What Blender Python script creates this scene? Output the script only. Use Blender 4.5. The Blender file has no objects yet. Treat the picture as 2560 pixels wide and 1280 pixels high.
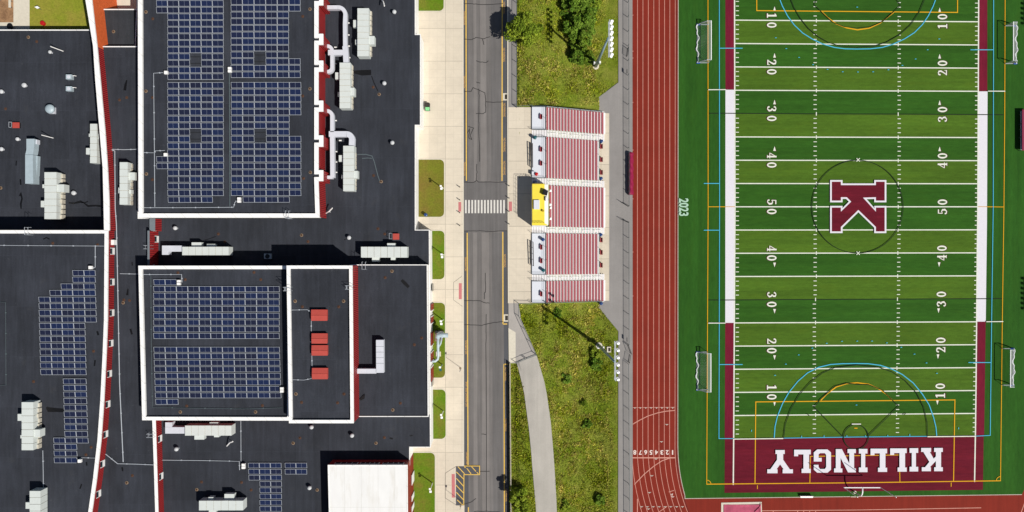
import bpy, math, random
import numpy as np
from mathutils import Vector, noise

# ------------------------------------------------------------------ camera, sky, sun, exposure
HC, FPX, ZF = 135.0, 1775.0, -5.0          # camera height, focal length in photo pixels, level of the sports field
S = bpy.context.scene
cd = bpy.data.cameras.new('camera'); cam = bpy.data.objects.new('camera', cd); S.collection.objects.link(cam)
cd.sensor_fit = 'HORIZONTAL'; cd.sensor_width = 36.0; cd.lens = 36.0 * FPX / 2560.0
cd.clip_start = 1.0; cd.clip_end = 20000.0
cam.location = (0, 0, HC); cam.rotation_euler = (0, 0, 0); S.camera = cam

SUN_EL = math.radians(50.3)
SH = Vector((0.815, -0.58))                 # horizontal direction towards the sun
wd = bpy.data.worlds.new('World'); S.world = wd; wd.use_nodes = True
nt = wd.node_tree; nt.nodes.clear()
sky = nt.nodes.new('ShaderNodeTexSky'); sky.sky_type = 'NISHITA'; sky.sun_disc = False
sky.sun_elevation = SUN_EL; sky.sun_rotation = math.atan2(SH.x, SH.y)
bg = nt.nodes.new('ShaderNodeBackground'); bg.inputs['Strength'].default_value = 0.05
wo = nt.nodes.new('ShaderNodeOutputWorld')
nt.links.new(sky.outputs[0], bg.inputs[0]); nt.links.new(bg.outputs[0], wo.inputs[0])
ld = bpy.data.lights.new('sun', 'SUN'); sun = bpy.data.objects.new('sun', ld); S.collection.objects.link(sun)
ld.energy = 4.6; ld.angle = math.radians(0.5); ld.color = (1.0, 0.96, 0.89)
ce = math.cos(SUN_EL) / SH.length
sun.location = (60, -45, 90)
sun.rotation_euler = Vector((SH.x * ce, SH.y * ce, math.sin(SUN_EL))).to_track_quat('Z', 'Y').to_euler()
S.view_settings.view_transform = 'Standard'; S.view_settings.look = 'None'
S.view_settings.exposure = 0.15; S.view_settings.gamma = 1.0
try: S.view_settings.use_curve_mapping = False
except Exception: pass

# ------------------------------------------------------------------ helpers
RNG = random.Random(11)
WORLD = {}                                   # world position of every object's origin

def P(px, py, z=0.0):
    "photo pixel on the level z -> world x, y"
    k = (HC - z) / FPX
    return ((px - 1280.0) * k, (640.0 - py) * k)
def P3(px, py, z=0.0):
    x, y = P(px, py, z); return Vector((x, y, z))
def PP(pts, z=0.0): return [P(a, b, z) for a, b in pts]
def M_(npx, z=0.0): return npx * (HC - z) / FPX     # pixels -> metres at level z

def area(poly): return 0.5 * sum(poly[i][0] * poly[(i + 1) % len(poly)][1] - poly[(i + 1) % len(poly)][0] * poly[i][1] for i in range(len(poly)))
def ccw(poly): return list(poly) if area(poly) > 0 else list(poly)[::-1]
def offset_poly(poly, d):
    "mitred offset of a CCW polygon, d > 0 grows it"
    poly = ccw(poly); n = len(poly); out = []
    for i in range(n):
        a, b, c = Vector(poly[i - 1]), Vector(poly[i]), Vector(poly[(i + 1) % n])
        e1 = (b - a).normalized(); e2 = (c - b).normalized()
        n1 = Vector((e1.y, -e1.x)); n2 = Vector((e2.y, -e2.x))
        t = 1.0 + n1.dot(n2)
        out.append(tuple(b + (n1 + n2) * (d / max(t, 0.35))))
    return out

class MB:
    def __init__(s): s.v = []; s.f = []; s.m = []
    def face(s, pts, mi=0):
        b = len(s.v); s.v += [tuple(p) for p in pts]; s.f.append(tuple(range(b, b + len(pts)))); s.m.append(mi); return s
    def flat(s, poly, z, mi=0):
        return s.face([(x, y, z) for x, y in ccw(poly)], mi)
    def prism(s, poly, z0, z1, mt=0, ms=None, top=True, bottom=False):
        ms = mt if ms is None else ms; poly = ccw(poly); n = len(poly); b = len(s.v)
        s.v += [(x, y, z0) for x, y in poly] + [(x, y, z1) for x, y in poly]
        for i in range(n):
            j = (i + 1) % n; s.f.append((b + i, b + j, b + n + j, b + n + i)); s.m.append(ms)
        if top: s.f.append(tuple(range(b + n, b + 2 * n))); s.m.append(mt)
        if bottom: s.f.append(tuple(range(b + n - 1, b - 1, -1))); s.m.append(ms)
        return s
    def box(s, x0, x1, y0, y1, z0, z1, mt=0, ms=None):
        return s.prism([(x0, y0), (x1, y0), (x1, y1), (x0, y1)], z0, z1, mt, ms, True, True)
    def obox(s, a, b, w, z0, z1, mt=0, ms=None):
        a = Vector(a[:2]); b = Vector(b[:2]); d = (b - a).normalized(); p = Vector((-d.y, d.x)) * w * 0.5
        return s.prism([tuple(a - p), tuple(b - p), tuple(b + p), tuple(a + p)], z0, z1, mt, ms, True, True)
    def ring(s, outer, inner, z, mi=0):
        n = len(outer); b = len(s.v); s.v += [(x, y, z) for x, y in outer] + [(x, y, z) for x, y in inner]
        for i in range(n):
            j = (i + 1) % n; s.f.append((b + i, b + j, b + n + j, b + n + i)); s.m.append(mi)
        return s
    def tube(s, pts, r, n=8, mi=0, caps=True, r1=None):
        pts = [Vector(p) for p in pts]; rings = []
        for i, p in enumerate(pts):
            if i == 0: t = pts[1] - pts[0]
            elif i == len(pts) - 1: t = pts[-1] - pts[-2]
            else: t = (pts[i + 1] - p).normalized() + (p - pts[i - 1]).normalized()
            t.normalize(); u = t.cross(Vector((0, 0, 1)))
            if u.length < 1e-3: u = Vector((1, 0, 0))
            u.normalize(); w = t.cross(u).normalized()
            rr = r if r1 is None else r + (r1 - r) * i / (len(pts) - 1)
            rings.append(len(s.v))
            for k in range(n):
                a = 2 * math.pi * k / n; s.v.append(tuple(p + (u * math.cos(a) + w * math.sin(a)) * rr))
        for i in range(len(rings) - 1):
            for k in range(n):
                l = (k + 1) % n; s.f.append((rings[i] + k, rings[i + 1] + k, rings[i + 1] + l, rings[i] + l)); s.m.append(mi)
        if caps:
            s.f.append(tuple(rings[0] + k for k in range(n))); s.m.append(mi)
            s.f.append(tuple(rings[-1] + k for k in range(n - 1, -1, -1))); s.m.append(mi)
        return s
    def lathe(s, x, y, prof, n=14, mi=0):
        "prof: (radius, z) from the bottom to the top"
        rings = []
        for r, z in prof:
            rings.append(len(s.v))
            for k in range(n):
                a = 2 * math.pi * k / n; s.v.append((x + r * math.cos(a), y + r * math.sin(a), z))
        for i in range(len(rings) - 1):
            for k in range(n):
                l = (k + 1) % n; s.f.append((rings[i] + k, rings[i] + l, rings[i + 1] + l, rings[i + 1] + k)); s.m.append(mi)
        s.f.append(tuple(rings[-1] + k for k in range(n))); s.m.append(mi)
        s.f.append(tuple(rings[0] + k for k in range(n - 1, -1, -1))); s.m.append(mi)
        return s
    def strip(s, pts, w, z, mi=0, closed=False, dz=0.0):
        "flat line along pts (world x, y), w = width or list of widths"
        pts = [Vector(p[:2]) for p in pts]; n = len(pts); L = []; Rr = []
        ws = w if isinstance(w, (list, tuple)) else [w] * n
        for i, p in enumerate(pts):
            a = pts[i - 1] if (i > 0 or closed) else None; c = pts[(i + 1) % n] if (i < n - 1 or closed) else None
            e1 = (p - a).normalized() if a is not None else (c - p).normalized()
            e2 = (c - p).normalized() if c is not None else e1
            n1 = Vector((-e1.y, e1.x)); n2 = Vector((-e2.y, e2.x)); q = (n1 + n2) / max(1.0 + n1.dot(n2), 0.5)
            L.append(p + q * ws[i] * 0.5); Rr.append(p - q * ws[i] * 0.5)
        for i in range(n if closed else n - 1):
            j = (i + 1) % n
            zz = z(pts[i]) if callable(z) else z; z2 = z(pts[j]) if callable(z) else z
            s.face([(Rr[i].x, Rr[i].y, zz), (Rr[j].x, Rr[j].y, z2), (L[j].x, L[j].y, z2), (L[i].x, L[i].y, zz)], mi)
        return s
    def build(s, name, mats, parent=None, origin=None, smooth=False):
        if parent is not None:
            pw = WORLD[parent.name]; og = Vector(origin) if origin is not None else pw
        else:
            pw = Vector((0, 0, 0)); og = Vector(origin) if origin is not None else pw
        me = bpy.data.meshes.new(name)
        me.from_pydata([(a - og.x, b - og.y, c - og.z) for a, b, c in s.v], [], s.f)
        for m in (mats if isinstance(mats, (list, tuple)) else [mats]): me.materials.append(m)
        me.polygons.foreach_set('material_index', s.m)
        if smooth: me.polygons.foreach_set('use_smooth', [True] * len(s.f))
        me.update()
        o = bpy.data.objects.new(name, me); S.collection.objects.link(o)
        o.location = og - pw
        if parent is not None: o.parent = parent
        WORLD[o.name] = og.copy()
        return o

def tag(o, label=None, cat=None, group=None, kind=None):
    if label: o['label'] = label
    if cat: o['category'] = cat
    if group: o['group'] = group
    if kind: o['kind'] = kind
    return o
def thing(name, label, cat, loc, group=None):
    o = bpy.data.objects.new(name, None); S.collection.objects.link(o); o.empty_display_size = 0.3
    o.location = loc; WORLD[o.name] = Vector(loc); return tag(o, label, cat, group)
def struct(mb, name, mats, parent=None):
    o = mb.build(name, mats, parent)
    if parent is None: o['kind'] = 'structure'
    return o
def copy_tree(o, loc=None, parent=None):
    c = o.copy(); S.collection.objects.link(c)
    if parent is not None: c.parent = parent; WORLD[c.name] = WORLD[parent.name] + c.location
    else: c.location = loc; WORLD[c.name] = Vector(loc)
    for ch in list(o.children): copy_tree(ch, None, c)
    return c

# ------------------------------------------------------------------ materials
GAIN = 1.32                                   # how much brighter than its albedo a sunlit level surface renders
def lin(c): c /= 255.0; return c / 12.92 if c <= 0.04045 else ((c + 0.055) / 1.055) ** 2.4
def col(r, g, b, k=1.0): return tuple(min(0.85, lin(v) / GAIN * k) for v in (r, g, b))

class NT:
    def __init__(s, name):
        s.mat = bpy.data.materials.new(name); s.mat.use_nodes = True; s.t = s.mat.node_tree
        s.b = s.t.nodes['Principled BSDF']; s.pos = s.t.nodes.new('ShaderNodeNewGeometry').outputs['Position']
    def n(s, typ, **kw):
        nd = s.t.nodes.new('ShaderNode' + typ)
        for k, v in kw.items(): setattr(nd, k, v)
        return nd
    def put(s, sock, v):
        if isinstance(v, bpy.types.NodeSocket): s.t.links.new(v, sock)
        else: sock.default_value = v
    def math(s, op, a, b=0.0, clamp=False):
        m = s.n('Math', operation=op, use_clamp=clamp); s.put(m.inputs[0], a); s.put(m.inputs[1], b); return m.outputs[0]
    def vec(s, sc):
        m = s.n('Mapping'); s.t.links.new(s.pos, m.inputs['Vector']); m.inputs['Scale'].default_value = sc; return m.outputs[0]
    def noise(s, scale, sc=(1, 1, 1), detail=4.0, rough=0.6):
        nd = s.n('TexNoise'); s.t.links.new(s.vec(sc), nd.inputs['Vector'])
        nd.inputs['Scale'].default_value = scale; nd.inputs['Detail'].default_value = detail; nd.inputs['Roughness'].default_value = rough
        return nd.outputs['Fac']
    def ramp(s, fac, stops):
        r = s.n('ValToRGB'); s.put(r.inputs[0], fac); e = r.color_ramp.elements
        while len(e) < len(stops): e.new(0.5)
        for i, (p, c) in enumerate(stops):
            e[i].position = p; e[i].color = (*c, 1.0) if len(c) == 3 else c
        return r.outputs[0]
    def mix(s, fac, a, b, mode='MIX'):
        m = s.n('MixRGB', blend_type=mode); s.put(m.inputs[0], fac)
        for k, v in ((1, a), (2, b)): s.put(m.inputs[k], (*v, 1.0) if isinstance(v, tuple) and len(v) == 3 else v)
        return m.outputs[0]
    def vary(s, c, fac, amt):
        "multiply c by 1 +- amt along fac (noise around 0.5)"
        k = s.math('ADD', s.math('MULTIPLY', s.math('SUBTRACT', fac, 0.5), 4.0 * amt), 1.0)
        v = s.n('VectorMath', operation='SCALE'); s.put(v.inputs[0], c[:3] if isinstance(c, tuple) else c); s.put(v.inputs['Scale'], k)
        return v.outputs[0]
    def sep(s):
        x = s.n('SeparateXYZ'); s.t.links.new(s.pos, x.inputs[0]); return x.outputs
    def lines(s, coord, period, width, off=0.0):
        "1 on a line of given width every period"
        f = s.math('FRACT', s.math('DIVIDE', s.math('ADD', coord, off + 1000 * period), period))
        return s.math('LESS_THAN', f, width / period)
    def bump(s, h, strength=0.3, dist=0.05):
        b = s.n('Bump'); b.inputs['Strength'].default_value = strength; b.inputs['Distance'].default_value = dist
        s.put(b.inputs['Height'], h); s.t.links.new(b.outputs[0], s.b.inputs['Normal'])
    def done(s, c, rough=0.8, metal=0.0, spec=0.3):
        s.put(s.b.inputs['Base Color'], (*c, 1.0) if isinstance(c, tuple) and len(c) == 3 else c)
        s.b.inputs['Roughness'].default_value = rough; s.b.inputs['Metallic'].default_value = metal
        s.b.inputs['Specular IOR Level'].default_value = spec
        return s.mat

def simple(name, c, rough=0.7, amt=0.06, scale=2.0, spec=0.3, metal=0.0):
    m = NT(name); return m.done(m.vary(c, m.noise(scale), amt), rough, metal, spec)

def m_roof(name, c):
    m = NT(name); X = m.sep()
    big = m.noise(0.12, detail=5); streak = m.noise(0.5, (3.0, 0.35, 1)); fine = m.noise(5.0, detail=3)
    k = m.vary(m.vary(m.vary(c, big, 0.3), streak, 0.22), fine, 0.16)
    seam = m.math('MAXIMUM', m.lines(X[0], 3.05, 0.07), m.lines(X[1], 9.0, 0.07))
    k = m.mix(m.math('MULTIPLY', seam, 0.2), k, tuple(v * 2.0 for v in c))
    dust = m.ramp(m.noise(0.35, detail=6, rough=0.7), [(0.6, (0, 0, 0)), (0.78, (1, 1, 1))])
    k = m.mix(m.math('MULTIPLY', dust, 0.32), k, col(76, 75, 74))
    spot = m.ramp(m.noise(1.3, detail=2), [(0.70, (0, 0, 0)), (0.76, (1, 1, 1))])
    k = m.mix(m.math('MULTIPLY', spot, 0.16), k, col(96, 98, 102))
    wn = m.n('TexWhiteNoise', noise_dimensions='2D'); cx = m.n('CombineXYZ')
    m.put(cx.inputs[0], m.math('FLOOR', m.math('DIVIDE', X[0], 3.05))); m.put(cx.inputs[1], m.math('FLOOR', m.math('DIVIDE', X[1], 9.0)))
    m.t.links.new(cx.outputs[0], wn.inputs['Vector']); k = m.vary(k, wn.outputs['Value'], 0.045)
    m.bump(fine, 0.2, 0.03)
    return m.done(k, 0.85, 0, 0.25)
def m_rib(name, c, period=0.33):
    m = NT(name); X = m.sep(); u = m.math('ADD', X[0], X[1])
    w = m.math('SINE', m.math('MULTIPLY', u, 2 * math.pi / period))
    m.bump(w, 0.9, 0.06)
    k = m.vary(c, m.noise(0.6), 0.12)
    groove = m.math('LESS_THAN', w, -0.55)
    k = m.mix(m.math('MULTIPLY', groove, 0.45), k, tuple(v * 0.35 for v in c))
    return m.done(k, 0.5, 0, 0.4)
def m_concrete(name, c, px=1.6, py=1.6, ox=0.0, oy=0.0, joint=0.5):
    m = NT(name); X = m.sep()
    k = m.vary(m.vary(m.vary(c, m.noise(0.25, detail=5), 0.07), m.noise(6.0), 0.05), m.noise(1.1, detail=6, rough=0.7), 0.05)
    # every slab a little different
    wn = m.n('TexWhiteNoise', noise_dimensions='2D'); cx = m.n('CombineXYZ')
    m.put(cx.inputs[0], m.math('FLOOR', m.math('DIVIDE', m.math('ADD', X[0], ox), px * 2))); m.put(cx.inputs[1], m.math('FLOOR', m.math('DIVIDE', m.math('ADD', X[1], oy), py * 4)))
    m.t.links.new(cx.outputs[0], wn.inputs['Vector']); k = m.vary(k, wn.outputs['Value'], 0.025)
    fine = m.math('MAXIMUM', m.lines(X[0], px, 0.05, ox), m.lines(X[1], py, 0.05, oy))
    big = m.math('MAXIMUM', m.lines(X[0], px * 4, 0.09, ox), m.lines(X[1], py * 4, 0.09, oy))
    k = m.mix(m.math('MULTIPLY', fine, 0.22 * joint * 2), k, tuple(v * 0.45 for v in c))
    k = m.mix(m.math('MULTIPLY', big, 0.5 * joint * 2), k, tuple(v * 0.4 for v in c))
    stain = m.ramp(m.noise(0.18, detail=7, rough=0.7), [(0.56, (0, 0, 0)), (0.75, (1, 1, 1))])
    k = m.mix(m.math('MULTIPLY', stain, 0.25), k, tuple(v * 0.6 for v in c))
    return m.done(k, 0.9, 0, 0.2)
def m_asphalt(name, c, streak=0.1):
    m = NT(name)
    k = m.vary(m.vary(m.vary(c, m.noise(0.9, (1.0, 0.06, 1), detail=5), streak), m.noise(0.3, detail=6), 0.1), m.noise(9.0), 0.1)
    k = m.vary(k, m.noise(2.4, (1, 0.03, 1), detail=2), streak * 0.7)
    m.bump(m.noise(20), 0.2, 0.02)
    return m.done(k, 0.92, 0, 0.2)
def m_turf(name, c, stretch=(1, 0.2, 1)):
    m = NT(name)
    k = m.vary(m.vary(m.vary(c, m.noise(0.22, stretch, detail=4), 0.16), m.noise(2.6, stretch, detail=3), 0.15), m.noise(14.0, detail=2), 0.2)
    k = m.vary(k, m.noise(1.1, tuple(v if v == 1 else 0.02 for v in stretch), detail=2), 0.13)
    k = m.mix(m.ramp(m.noise(0.9, stretch, detail=4), [(0.5, (0, 0, 0)), (0.8, (.5, .5, .5))]), k, tuple(c[i] * (1.35, 1.12, 0.9)[i] for i in range(3)))
    m.bump(m.noise(18), 0.3, 0.03)
    return m.done(k, 0.9, 0, 0.1)
def m_lawn(name, c, dry, amt=0.5):
    m = NT(name)
    d = m.ramp(m.noise(0.25, detail=6, rough=0.65), [(0.40, (0, 0, 0)), (0.68, (1, 1, 1))])
    k = m.mix(m.math('MULTIPLY', d, amt), c, dry)
    k = m.vary(m.vary(k, m.noise(3.2, detail=5, rough=0.75), 0.3), m.noise(14.0), 0.2)
    m.bump(m.noise(9.0), 0.6, 0.08)
    return m.done(k, 0.95, 0, 0.1)
def m_attr(name, rough=0.9, trans=0.0, spec=0.1):
    m = NT(name); a = m.n('Attribute', attribute_name='tint')
    m.done(a.outputs['Color'], rough, 0, spec)
    if trans:
        tr = m.n('BsdfTranslucent'); m.t.links.new(a.outputs['Color'], tr.inputs[0])
        mx = m.n('MixShader'); mx.inputs[0].default_value = trans
        m.t.links.new(m.b.outputs[0], mx.inputs[1]); m.t.links.new(tr.outputs[0], mx.inputs[2])
        m.t.links.new(mx.outputs[0], m.t.nodes['Material Output'].inputs[0])
    return m.mat
def m_mesh(name, c, op):
    m = NT(name); m.done(c, 0.6, 0.0, 0.3); tr = m.n('BsdfTransparent'); mx = m.n('MixShader'); mx.inputs[0].default_value = op
    m.t.links.new(tr.outputs[0], mx.inputs[1]); m.t.links.new(m.b.outputs[0], mx.inputs[2])
    m.t.links.new(mx.outputs[0], m.t.nodes['Material Output'].inputs[0]); return m.mat
def m_solar():
    m = NT('solar_glass'); a = m.n('TexCoord'); sp = m.n('SeparateXYZ'); m.t.links.new(a.outputs['Object'], sp.inputs[0])
    oi = m.n('ObjectInfo')
    gx = m.lines(sp.outputs[0], 0.164, 0.014); gy = m.lines(sp.outputs[1], 0.164, 0.014)
    k = m.mix(oi.outputs['Random'], col(24, 26, 46), col(20, 38, 80))
    k = m.mix(m.math('MULTIPLY', m.noise(0.2, detail=3), 0.7), k, col(30, 30, 54))
    k = m.mix(m.math('MULTIPLY', m.math('MAXIMUM', gx, gy), 0.3), k, col(110, 124, 150))
    w = m.math('LESS_THAN', m.math('ABSOLUTE', sp.outputs[0]), 0.02)
    k = m.mix(m.math('MULTIPLY', w, 0.7), k, col(150, 160, 178))
    return m.done(k, 0.25, 0, 0.25)

MT = {}
def mats():
    W = MT
    W['roof'] = m_roof('black_roof_membrane', col(51, 54, 62))
    W['roofg'] = m_roof('grey_roof_membrane', col(50, 53, 58))
    m = NT('white_coping'); X = m.sep(); k = m.vary(m.vary((0.79, 0.78, 0.76), m.noise(0.7, detail=5), 0.05), m.noise(3.0, detail=5), 0.03)
    j = m.math('LESS_THAN', m.math('FRACT', m.math('DIVIDE', m.math('ADD', m.math('ADD', X[0], X[1]), 3000.0), 3.0)), 0.025)
    k = m.mix(m.math('MULTIPLY', j, 0.5), k, col(120, 118, 112))
    W['white'] = m.done(k, 0.5)
    W['whitewall'] = simple('white_wall', (0.76, 0.75, 0.73), 0.7, 0.05, 0.8)
    W['wroof'] = None
    m = NT('white_roof_membrane'); k = m.vary((0.70, 0.695, 0.68), m.noise(0.5, (1, 0.4, 1), detail=6), 0.05)
    st = m.ramp(m.noise(0.4, (1.5, 0.25, 1), detail=7, rough=0.7), [(0.52, (0, 0, 0)), (0.72, (1, 1, 1))])
    k = m.mix(m.math('MULTIPLY', st, 0.4), k, col(206, 198, 180)); X = m.sep()
    k = m.mix(m.math('MULTIPLY', m.math('MAXIMUM', m.lines(X[0], 3.0, .07), m.lines(X[1], 9.0, .07)), 0.35), k, col(190, 188, 180))
    W['wroof'] = m.done(k, 0.6)
    W['rib'] = m_rib('ribbed_maroon_cladding', col(168, 44, 46, 1.1))
    W['brick'] = simple('orange_brick', col(212, 98, 48, 1.15), 0.85, 0.2, 2.5)
    W['dark'] = simple('dark_metal', col(40, 42, 46), 0.6)
    W['black'] = simple('black_plastic', col(22, 22, 24), 0.5)
    W['glass'] = simple('window_glass', col(40, 58, 66), 0.1, 0.1, 1.0, 0.5)
    W['cream'] = simple('cream_painted_metal', col(219, 225, 221), 0.5, 0.035, 1.5)
    W['creamside'] = simple('weathered_panel', col(205, 198, 182), 0.7, 0.2, 2.0)
    W['galv'] = simple('galvanised_duct', col(220, 223, 232), 0.45, 0.06, 1.0, 0.5)
    W['bluegrey'] = simple('blue_grey_metal', col(178, 194, 202), 0.45, 0.08, 1.2, 0.5)
    W['frame'] = simple('aluminium_frame', col(186, 192, 200), 0.4, 0.02, 2.0, 0.5)
    W['solar'] = m_solar()
    W['hatch'] = simple('red_roof_hatch', col(190, 78, 68, 1.0), 0.6, 0.08, 1.5)
    W['rust'] = simple('rusty_drain', col(84, 58, 44), 0.9, 0.35, 4.0)
    W['tan'] = simple('tan_drain_ring', col(136, 116, 94), 0.9, 0.3, 5.0)
    W['tar'] = simple('tar_patch', col(14, 14, 17), 0.5, 0.1, 3.0)
    W['walk'] = m_concrete('pale_concrete', col(224, 212, 192), 1.55, 1.55, 0.3, 0.2)
    W['plaza'] = m_concrete('concourse_concrete', col(222, 210, 190), 1.52, 1.55, 0.75, 0.6, 0.6)
    W['kerb'] = simple('kerb_stone', col(222, 214, 196), 0.9, 0.08, 2.0)
    W['tact'] = simple('red_tactile_paving', col(205, 125, 125), 0.9, 0.08, 3.0)
    W['road'] = m_asphalt('worn_asphalt', col(118, 114, 112), 0.18)
    W['roadedge'] = m_asphalt('darker_asphalt', col(90, 91, 95), 0.07)
    W['roadmid'] = m_asphalt('pale_worn_asphalt', col(132, 127, 124), 0.1)
    W['patch'] = m_asphalt('patched_asphalt', col(111, 108, 107), 0.14)
    W['path'] = m_asphalt('grey_path_asphalt', col(176, 170, 164), 0.04)
    W['pathd'] = m_asphalt('mid_grey_path', col(151, 147, 144), 0.04)
    W['ramp'] = m_asphalt('pale_ramp_asphalt', col(174, 169, 161), 0.06)
    W['crack'] = simple('crack_filler', col(48, 46, 46), 0.7)
    W['yellow'] = simple('road_yellow', col(238, 196, 92), 0.8, 0.12, 3.0)
    W['fadey'] = simple('faded_yellow', col(218, 170, 92), 0.85, 0.2, 5.0)
    W['paint'] = simple('white_road_paint', col(226, 222, 214), 0.8, 0.12, 3.0)
    W['ground'] = m_lawn('rough_ground', col(112, 130, 34), col(160, 150, 78), 0.5)
    W['lawn'] = m_lawn('school_lawn', col(96, 128, 26), col(130, 114, 52), 0.7)
    W['drylawn'] = m_lawn('dry_lawn', col(118, 122, 40), col(126, 104, 52), 0.8)
    W['court'] = m_lawn('courtyard_lawn', col(138, 146, 46), col(168, 146, 72), 0.6)
    W['dirt'] = m_lawn('brown_mulch', col(190, 150, 112), col(110, 80, 58), 0.8)
    W['turf'] = m_turf('dark_turf', col(46, 91, 29))
    W['turfd'] = m_turf('dark_turf_band', col(50, 93, 28), (0.2, 1, 1))
    W['turfl'] = m_turf('light_turf_band', col(77, 109, 32), (0.25, 1, 1))
    W['maroon'] = m_turf('maroon_turf', col(106, 26, 42), (0.2, 1, 1))
    W['maroon2'] = m_turf('sideline_maroon', col(118, 28, 50))
    W['fwhite'] = simple('white_turf', col(232, 229, 236), 0.9, 0.05, 3.0)
    W['fline'] = simple('white_line', col(234, 236, 222), 0.9, 0.1, 1.2)
    W['fyellow'] = simple('yellow_line', col(232, 172, 24), 0.9, 0.06, 3.0)
    W['fblue'] = simple('blue_line', col(82, 190, 226), 0.9, 0.06, 3.0)
    W['fblack'] = simple('black_line', col(20, 42, 12), 0.9, 0.06, 3.0)
    W['fdark'] = simple('maroon_outline', col(74, 40, 32), 0.9, 0.06, 3.0)
    W['f2023'] = simple('pale_green_paint', col(180, 214, 190), 0.9, 0.1, 3.0)
    W['track'] = m_asphalt('red_track', col(134, 44, 31), 0.1)
    W['trackd'] = m_asphalt('brown_red_track', col(116, 40, 33), 0.05)
    W['tline'] = simple('track_line', col(218, 156, 140), 0.9, 0.16, 1.2)
    W['tmark'] = simple('track_triangle', col(198, 188, 176), 0.9, 0.2, 3.0)
    W['tmark2'] = simple('lane_digit', col(240, 222, 212), 0.9, 0.08, 2.0)
    W['stairalu'] = simple('grey_white_tread', (0.6, 0.6, 0.6), 0.5, 0.06, 2.0)
    W['hemnet'] = simple('bundled_net', (0.62, 0.64, 0.63), 0.9, 0.15, 6.0)
    W['ventw'] = simple('pale_vent', (0.48, 0.49, 0.5), 0.5, 0.06, 2.0)
    W['seat'] = simple('maroon_seat', col(174, 90, 98), 0.55, 0.07, 1.0, 0.4)
    W['alu'] = simple('white_aluminium', (0.78, 0.76, 0.76), 0.5, 0.04, 2.0, 0.5)
    W['plat'] = simple('white_deck', col(226, 230, 238), 0.5, 0.03, 1.0, 0.4)
    W['rail'] = simple('grey_rail', col(92, 104, 108), 0.5)
    W['presy'] = simple('yellow_roof', col(250, 228, 74), 0.6, 0.05, 1.5)
    W['presd'] = simple('ochre_edge', col(186, 158, 24), 0.6, 0.1, 1.5)
    W['barrel'] = simple('blue_plastic', col(30, 66, 122), 0.4, 0.08, 3.0, 0.4)
    W['teal'] = simple('teal_plastic', col(24, 92, 100), 0.4)
    W['redp'] = simple('red_plastic', col(190, 30, 34), 0.4)
    W['redb'] = simple('coated_red_bench', col(172, 62, 68), 0.5)
    W['tarp'] = simple('maroon_tarp', col(150, 28, 72), 0.6, 0.14, 1.5)
    W['pink'] = simple('pink_cover', col(190, 84, 112), 0.8, 0.25, 0.9)
    W['sand'] = simple('sand', col(176, 150, 108), 0.95, 0.25, 2.0)
    W['green'] = simple('pale_green_plastic', col(140, 220, 150), 0.5)
    W['orange'] = simple('orange_plastic', col(225, 90, 30), 0.5)
    W['bolla'] = simple('dark_bollard', col(60, 54, 48), 0.6)
    W['fence'] = m_mesh('chain_link', col(70, 78, 80), 0.16)
    W['net'] = m_mesh('white_net', (0.84, 0.85, 0.85), 0.16)
    W['bluefab'] = simple('blue_padding', col(40, 84, 190), 0.7)
    W['steel'] = simple('steel_pole', col(140, 168, 180), 0.4, 0.05, 1.0, 0.5)
    W['lampw'] = simple('white_lamp', (0.83, 0.83, 0.82), 0.4, 0.02)
    W['leaf'] = m_attr('leaves', 0.75, 0.25, 0.2)
    W['bark'] = simple('bark', col(84, 66, 50), 0.95, 0.3, 4.0)
    W['tuft'] = m_attr('grass_blades', 0.9, 0.2, 0.1)
    W['deckshade'] = simple('grey_wall_panel', col(120, 128, 134), 0.6)
mats()
# ------------------------------------------------------------------ terrain
def smooth(t): t = max(0.0, min(1.0, t)); return t * t * (3 - 2 * t)
X0H, X1H = 0.95, 18.1
def terr(x, y=0.0):
    if x > X0H: return ZF * smooth((x - X0H) / (X1H - X0H)) - 0.04
    if x < -70.0: return -0.3 - 1.2 * smooth((-70.0 - x) / 8.0)
    return -0.3
def PG(px, py, dz=0.0):
    "photo pixel -> point on the terrain"
    z = 0.0
    for _ in range(8):
        x, y = P(px, py, z); z = terr(x, y) + dz
    return Vector((x, y, z))

xs = [-6000, -900, -200, -110] + [-80 + i for i in range(0, 13)] + [-60, -30, -5, 0.4, 0.95] + list(np.arange(1.4, 21.0, 0.45)) + [22, 60, 110, 250, 900, 6000]
ys = [-6000, -900, -200, -80] + list(np.arange(-54, 54.1, 0.5)) + [80, 200, 900, 6000]
gv = []
for y in ys:
    for x in xs:
        z = terr(x, y)
        if x > X1H + 0.4: z = ZF - 0.12
        elif X0H < x < X1H: z += 0.10 * noise.noise(Vector((x * 0.5, y * 0.5, 0))) + 0.06 * noise.noise(Vector((x * 1.6, y * 1.6, 3)))
        gv.append((x, y, z))
nx = len(xs); gm = MB(); gm.v = gv
for j in range(len(ys) - 1):
    for i in range(nx - 1):
        gm.f.append((j * nx + i, j * nx + i + 1, (j + 1) * nx + i + 1, (j + 1) * nx + i)); gm.m.append(0)
struct(gm, 'ground', MT['ground'])

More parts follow.
